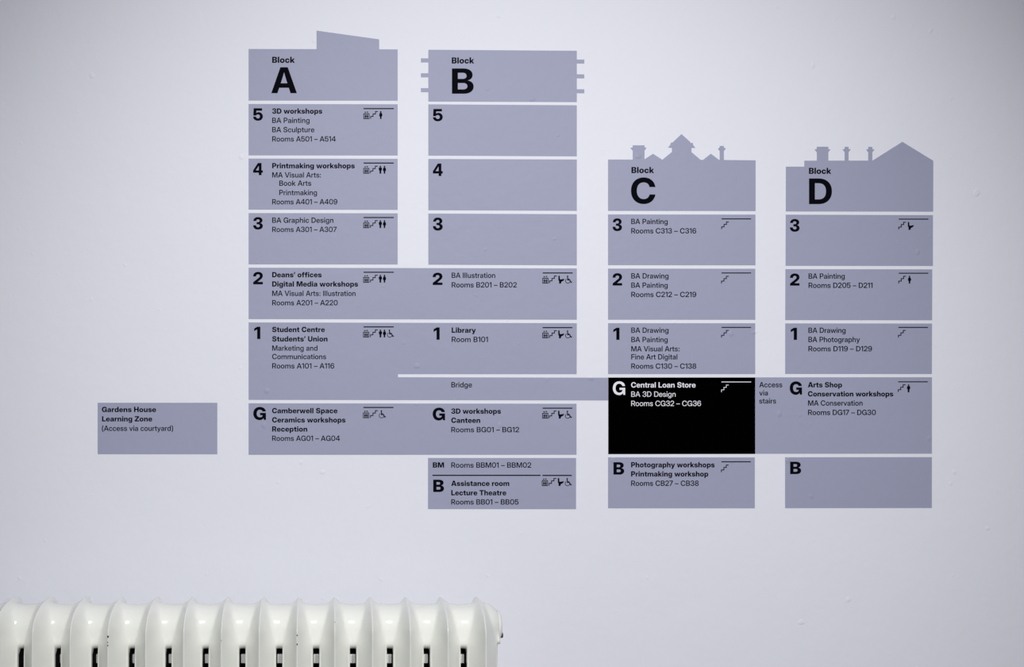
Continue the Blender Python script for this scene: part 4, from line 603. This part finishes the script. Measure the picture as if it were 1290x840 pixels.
# courtyard house
panel('small grey film panel standing apart on the left, reading Gardens House',
      [(123.1, 507.2), (273.8, 507.2), (273.8, 572), (123.1, 571.9)],
      lines=[('Gardens House', B, 128.4, 518.9, 196.7), ('Learning Zone', B, 128.6, 530.7, 191.8), ('(Access via courtyard)', R, 128.5, 542.6, 218.2)])

# ------------------------------------------------------------------ the cast iron radiator
PITCH = 0.060
Y_MID = -0.136            # mid depth, metres in front of the wall
A_OUT, B_OUT = 0.080, 0.045
R_HUB = 0.034
Z_TOP = CAM_H-0.4437
Z_C = Z_TOP-B_OUT
Z_BOT = 0.10
Z_HUB = Z_C+0.0045
Z_SLOT = CAM_H-0.5055
U_SLOT = 0.77
Z_MID = (Z_TOP+Z_BOT)/2

def edge(z):
    """where, from ridge (0) to joint (1), the flank meets the hub at height z"""
    f = (Z_HUB+R_HUB-z)/(Z_HUB+R_HUB-Z_SLOT)
    return 0.30+0.56*min(1.0, max(0.0, f))

def rows():
    """closed loop of (outer y,z), (hub y,z), blend edge, in slot?, side (+1 front)"""
    out = []
    N = 22
    half = []
    for i in range(N+1):                      # over the top, front to back
        t = PI*i/N
        c, s = math.cos(t), math.sin(t)
        oy = -A_OUT*math.copysign(abs(c)**(2/2.5), c); oz = Z_C+B_OUT*abs(s)**(2/2.5)
        hy = -R_HUB*c; hz = Z_HUB+R_HUB*s
        half.append(((oy, oz), (hy, hz), edge(hz), False))
    sl = [Z_C-0.004, Z_C-0.008, Z_C-0.012, Z_SLOT]
    nz = 14
    bot_slot = Z_BOT+(Z_TOP-Z_SLOT)
    run = [Z_SLOT-0.018]+[Z_SLOT+(bot_slot-Z_SLOT)*i/nz for i in range(1, nz)]+[bot_slot+0.018, bot_slot]
    down = [(z, False) for z in sl]+[(z, True) for z in run]+[(Z_BOT+(Z_TOP-z), False) for z in sl[-2::-1]]
    loop = list(half)
    for z, ins in down: loop.append(((A_OUT, z), (R_HUB, z), edge(max(z, Z_BOT+Z_TOP-z)), ins))
    for (o, h, ub, ins) in half[::-1]:
        loop.append(((o[0], Z_BOT+Z_TOP-o[1]), (h[0], Z_BOT+Z_TOP-h[1]), ub, ins))
    for z, ins in down[::-1]: loop.append(((-A_OUT, z), (-R_HUB, z), edge(max(z, Z_BOT+Z_TOP-z)), ins))
    return loop

def outward(a, ub, dist):
    """how far the skin stands out from the hub at |u| = a: a straight flank running into a hollow throat"""
    k = 0.0016+0.006*max(0.0, (0.42-ub)/0.12)
    def f(x):
        fl = dist*(1-x/ub)
        th = ((1-x)*PITCH/2)**2/0.108*min(1.0, dist/0.034)
        return 0.5*(fl+th+math.sqrt((fl-th)**2+k*k))
    lo = f(1.0)
    return dist*(f(a)-lo)/(f(0.0)-lo)

US = [0, .015, .035, .07, .12, .18, .25, .32, .39, .46, .52, .58, .64, .70, U_SLOT, .83, .88, .94, 1.0]
def section_mesh(ends=(False, False)):
    bm = bmesh.new()
    us = [-u for u in US[:0:-1]]+US
    L = rows()
    nj, nu = len(L), len(us)
    V = []
    for (o, h, ub, ins) in L:
        row = []
        for u in us:
            a = abs(u)
            e = 0.03
            a2 = math.sqrt(a*a+e*e)-e
            g = 1-outward(a2, ub, math.hypot(o[0]-h[0], o[1]-h[1]))/math.hypot(o[0]-h[0], o[1]-h[1])
            y, z = o[0]+(h[0]-o[0])*g, o[1]+(h[1]-o[1])*g
            if a > 0.40 and ends[0 if u < 0 else 1]:          # the free end of the hub is rounded off
                for zc, zs, s in ((Z_HUB, Z_SLOT, 1), (Z_BOT+Z_TOP-Z_HUB, Z_BOT+Z_TOP-Z_SLOT, -1)):
                    w = min(1.0, max(0.0, (z-zs)*s/0.014))*((a-0.40)/0.60)**2*0.30
                    y, z = y*(1-w), zc+(z-zc)*(1-w)
            row.append(bm.verts.new((u*PITCH/2, y, z)))
        V.append(row)
    i0 = us.index(-U_SLOT); i1 = us.index(U_SLOT)
    def slot_face(j):
        a, b = L[j], L[(j+1) % nj]
        za, zb = a[0][1], b[0][1]
        lo, hi = min(za, zb), max(za, zb)
        straight = abs(abs(a[0][0])-A_OUT) < 1e-6 and abs(abs(b[0][0])-A_OUT) < 1e-6
        return straight and hi <= Z_SLOT+1e-6 and lo >= Z_BOT+(Z_TOP-Z_SLOT)-1e-6
    slot_edges = {}
    for j in range(nj):
        k = (j+1) % nj
        for i in range(nu-1):
            if slot_face(j) and (i < i0 or i >= i1): continue
            f = bm.faces.new((V[j][i], V[j][i+1], V[k][i+1], V[k][i]))
            f.smooth = True
    bm.normal_update()
    # the slot mouths: rolled lip, painted reveal, then painted-in shade back to an added web
    ywall = 0.028
    cache = {}
    LIP = ((.0010, .0002), (.0017, .0010), (.0019, .0035), (.0019, .0085))
    UNDER = ((.0012, .003), (.004, .007), (.009, .0100), (.018, .0120))
    def ring(v, side, dx, dz):
        key = v.index, v
        if v in cache: return cache[v]
        out = [v]
        sgn = 1 if v.co.y < 0 else -1
        for (kx, ky), (uy, uz) in zip(LIP, UNDER):        # rolled lip at the sides, the round hub underneath at the ends
            out.append(bm.verts.new((v.co.x+side*kx*dx, v.co.y+sgn*(uy if dz else ky), v.co.z-(0.0 if ends[0 if side < 0 else 1] else uz)*dz)))
        out.append(bm.verts.new((out[-1].co.x, ywall-(0.0 if sgn > 0 else -0.001), out[-1].co.z)))
        cache[v] = out
        return out
    for side, ia in ((-1, i0), (1, i1)):
        rng = range(0, i0+1) if side < 0 else range(i1, nu)
        for fb in (0, 1):
            js = [j for j in range(nj) if slot_face(j) and (L[j][0][0] < 0) == (fb == 0)]
            seq = [j for j in js]+[(js[-1]+1) % nj]
            top, bot = (seq[0], seq[-1])
            if V[top][ia].co.z < V[bot][ia].co.z: top, bot = bot, top
            chain = [V[top][i] for i in rng]
            if side < 0: chain = chain            # outer end .. slot edge
            else: chain = chain[::-1]
            vert = [V[j][ia] for j in (seq if seq[0] == top else seq[::-1])][1:-1]
            low = [V[bot][i] for i in rng]
            low = low[::-1] if side < 0 else low
            path = chain+vert+low
            rings = []
            for n_, v in enumerate(path):
                dx = 1 if (v in vert or v is V[top][ia] or v is V[bot][ia]) else 0
                dz = 0
                if v in chain: dz = 1
                if v in low: dz = -1
                rings.append(ring(v, side, dx, dz))
            for a, b in zip(rings, rings[1:]):
                for q in range(5):
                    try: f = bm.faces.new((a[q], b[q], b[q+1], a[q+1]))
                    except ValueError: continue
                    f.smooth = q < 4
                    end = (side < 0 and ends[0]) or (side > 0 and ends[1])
                    f.material_index = 1 if (q == 4 and not end) else 0  # inner slot walls carry their shade as near-black colour
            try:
                f = bm.faces.new([r[-1] for r in rings]); f.material_index = 0 if ((side < 0 and ends[0]) or (side > 0 and ends[1])) else 1  # web added to close the slot so it reads dark
            except ValueError: pass
    for s_, on in ((0, ends[0]), (nu-1, ends[1])):      # close a free hub end
        if not on: continue
        for keep in (lambda z: z >= Z_SLOT-1e-6, lambda z: z <= Z_BOT+Z_TOP-Z_SLOT+1e-6):
            js = [j for j in range(nj) if keep(L[j][0][1])]
            first = next((n for n in range(len(js)) if (js[n]-1) % nj not in js), 0)
            bm.faces.new([V[j][s_] for j in js[first:]+js[:first]])
    bmesh.ops.recalc_face_normals(bm, faces=bm.faces[:])
    me = bpy.data.meshes.new('radiator_section')
    bm.to_mesh(me); bm.free()
    me.materials.append(M_RAD); me.materials.append(M_IRON_SHADE)
    return me

def soft_box(name, sx, sy, sz, bev, m):
    bm = bmesh.new()
    bmesh.ops.create_cube(bm, size=1)
    for v in bm.verts: v.co = Vector((v.co.x*sx, v.co.y*sy, v.co.z*sz))
    bmesh.ops.bevel(bm, geom=bm.edges[:], offset=bev, segments=2, profile=0.5, affect='EDGES')
    me = bpy.data.meshes.new(name); bm.to_mesh(me); bm.free()
    me.materials.append(m)
    return me

def lathe_x(name, prof, m, n=28):
    """solid of revolution about x from (x, r) pairs"""
    bm = bmesh.new()
    rs = []
    for x, r in prof:
        rs.append([bm.verts.new((x, r*math.cos(2*PI*i/n), r*math.sin(2*PI*i/n))) for i in range(n)])
    for a, b in zip(rs, rs[1:]):
        for i in range(n):
            f = bm.faces.new((a[i], a[(i+1) % n], b[(i+1) % n], b[i])); f.smooth = True
    bm.faces.new(rs[0][::-1]); bm.faces.new(rs[-1])
    bmesh.ops.recalc_face_normals(bm, faces=bm.faces[:])
    me = bpy.data.meshes.new(name); bm.to_mesh(me); bm.free()
    me.materials.append(m)
    return me

def sec_x(i): return (376.5+44.8*i-VPX)*1.792/FOC
I0, I1 = -10, 5
rad = bpy.data.objects.new('radiator', None)
COL.objects.link(rad)
rad.location = ((sec_x(I0)+sec_x(I1))/2, Y_MID, 0)
rad.empty_display_size = 0.2
tag(rad, 'cream painted cast iron column radiator standing below the wall directory', 'radiator')
me_mid = section_mesh(); me_r = section_mesh((False, True)); me_l = section_mesh((True, False))
me_lug = soft_box('spacer_lug', 0.0092, 0.050, 0.0145, 0.0008, M_RAD)
secs = {}
for i in range(I0, I1+1):
    o = bpy.data.objects.new('radiator_section', me_r if i == I1 else me_l if i == I0 else me_mid)
    COL.objects.link(o)
    o.parent = rad
    o.location = (sec_x(i)-rad.location.x, 0, 0)
    secs[i] = o
    if i < I1:
        g = bpy.data.objects.new('spacer_lug', me_lug)
        COL.objects.link(g)
        g.parent = o
        g.location = (PITCH/2, 0.019, CAM_H-0.5385)
# end plug, its chipped valve, feet
end = secs[I1]
for zc in (Z_HUB, Z_BOT+Z_TOP-Z_HUB):
    p = link('end_plug', lathe_x('end_plug', [(0.027, 0.024), (0.031, 0.0238), (0.034, 0.0218), (0.036, 0.018), (0.037, 0.012), (0.0374, 0.005)], M_RAD), end)
    p.location = (0, 0, zc)
    p = link('end_plug', lathe_x('end_plug', [(-0.027, 0.024), (-0.031, 0.0238), (-0.034, 0.0218), (-0.036, 0.018), (-0.037, 0.012), (-0.0374, 0.005)], M_RAD), secs[I0])
    p.location = (0, 0, zc)
bv = link('bleed_valve', lathe_x('bleed_valve', [(0.0, 0.0045), (0.003, 0.0050), (0.0042, 0.0042), (0.0048, 0.002)], M_CHIP, 6), end)
bv.location = (0.0335, -0.010, Z_HUB-0.0135)
bv['label'] = 'small brown bleed valve with chipped paint'
for i in (I0+1, I1-1):
    for sy in (-1, 1):
        bm = bmesh.new()
        bmesh.ops.create_cone(bm, cap_ends=True, segments=20, radius1=0.019, radius2=0.013, depth=0.125)
        me = bpy.data.meshes.new('foot'); bm.to_mesh(me); bm.free(); me.materials.append(M_RAD)
        for p in me.polygons: p.use_smooth = len(p.vertices) == 4
        f = link('foot', me, secs[i]); f.location = (0, sy*0.052, 0.0625)

# paint chips on the front ridges
random.seed(4)
def chip(i, below, r, tall=1.5):
    bm = bmesh.new()
    bmesh.ops.create_icosphere(bm, subdivisions=2, radius=1)
    for v in bm.verts:
        k = 1+random.uniform(-.2, .2)
        v.co = Vector((v.co.x*r*k, v.co.y*r*0.5, v.co.z*r*tall*k))
    me = bpy.data.meshes.new('paint_chip'); bm.to_mesh(me); bm.free(); me.materials.append(M_IRON_SHADE)
    o = link('paint_chip', me, secs[i])
    z = Z_C-below
    if below >= 0: y = -A_OUT
    else: y = -A_OUT*(1-(-below/B_OUT)**2.5)**(1/2.5)
    o.location = (0.0003, y-0.0001, z)
    o['label'] = 'dark chip in the cream paint'
for i, b, r in ((-5, -0.008, .0012), (-5, 0.001, .0007), (-5, 0.006, .0009), (0, -0.010, .0008), (0, 0.004, .0009), (-2, -0.002, .0005), (1, -0.028, .0006)):
    chip(i, b, r)
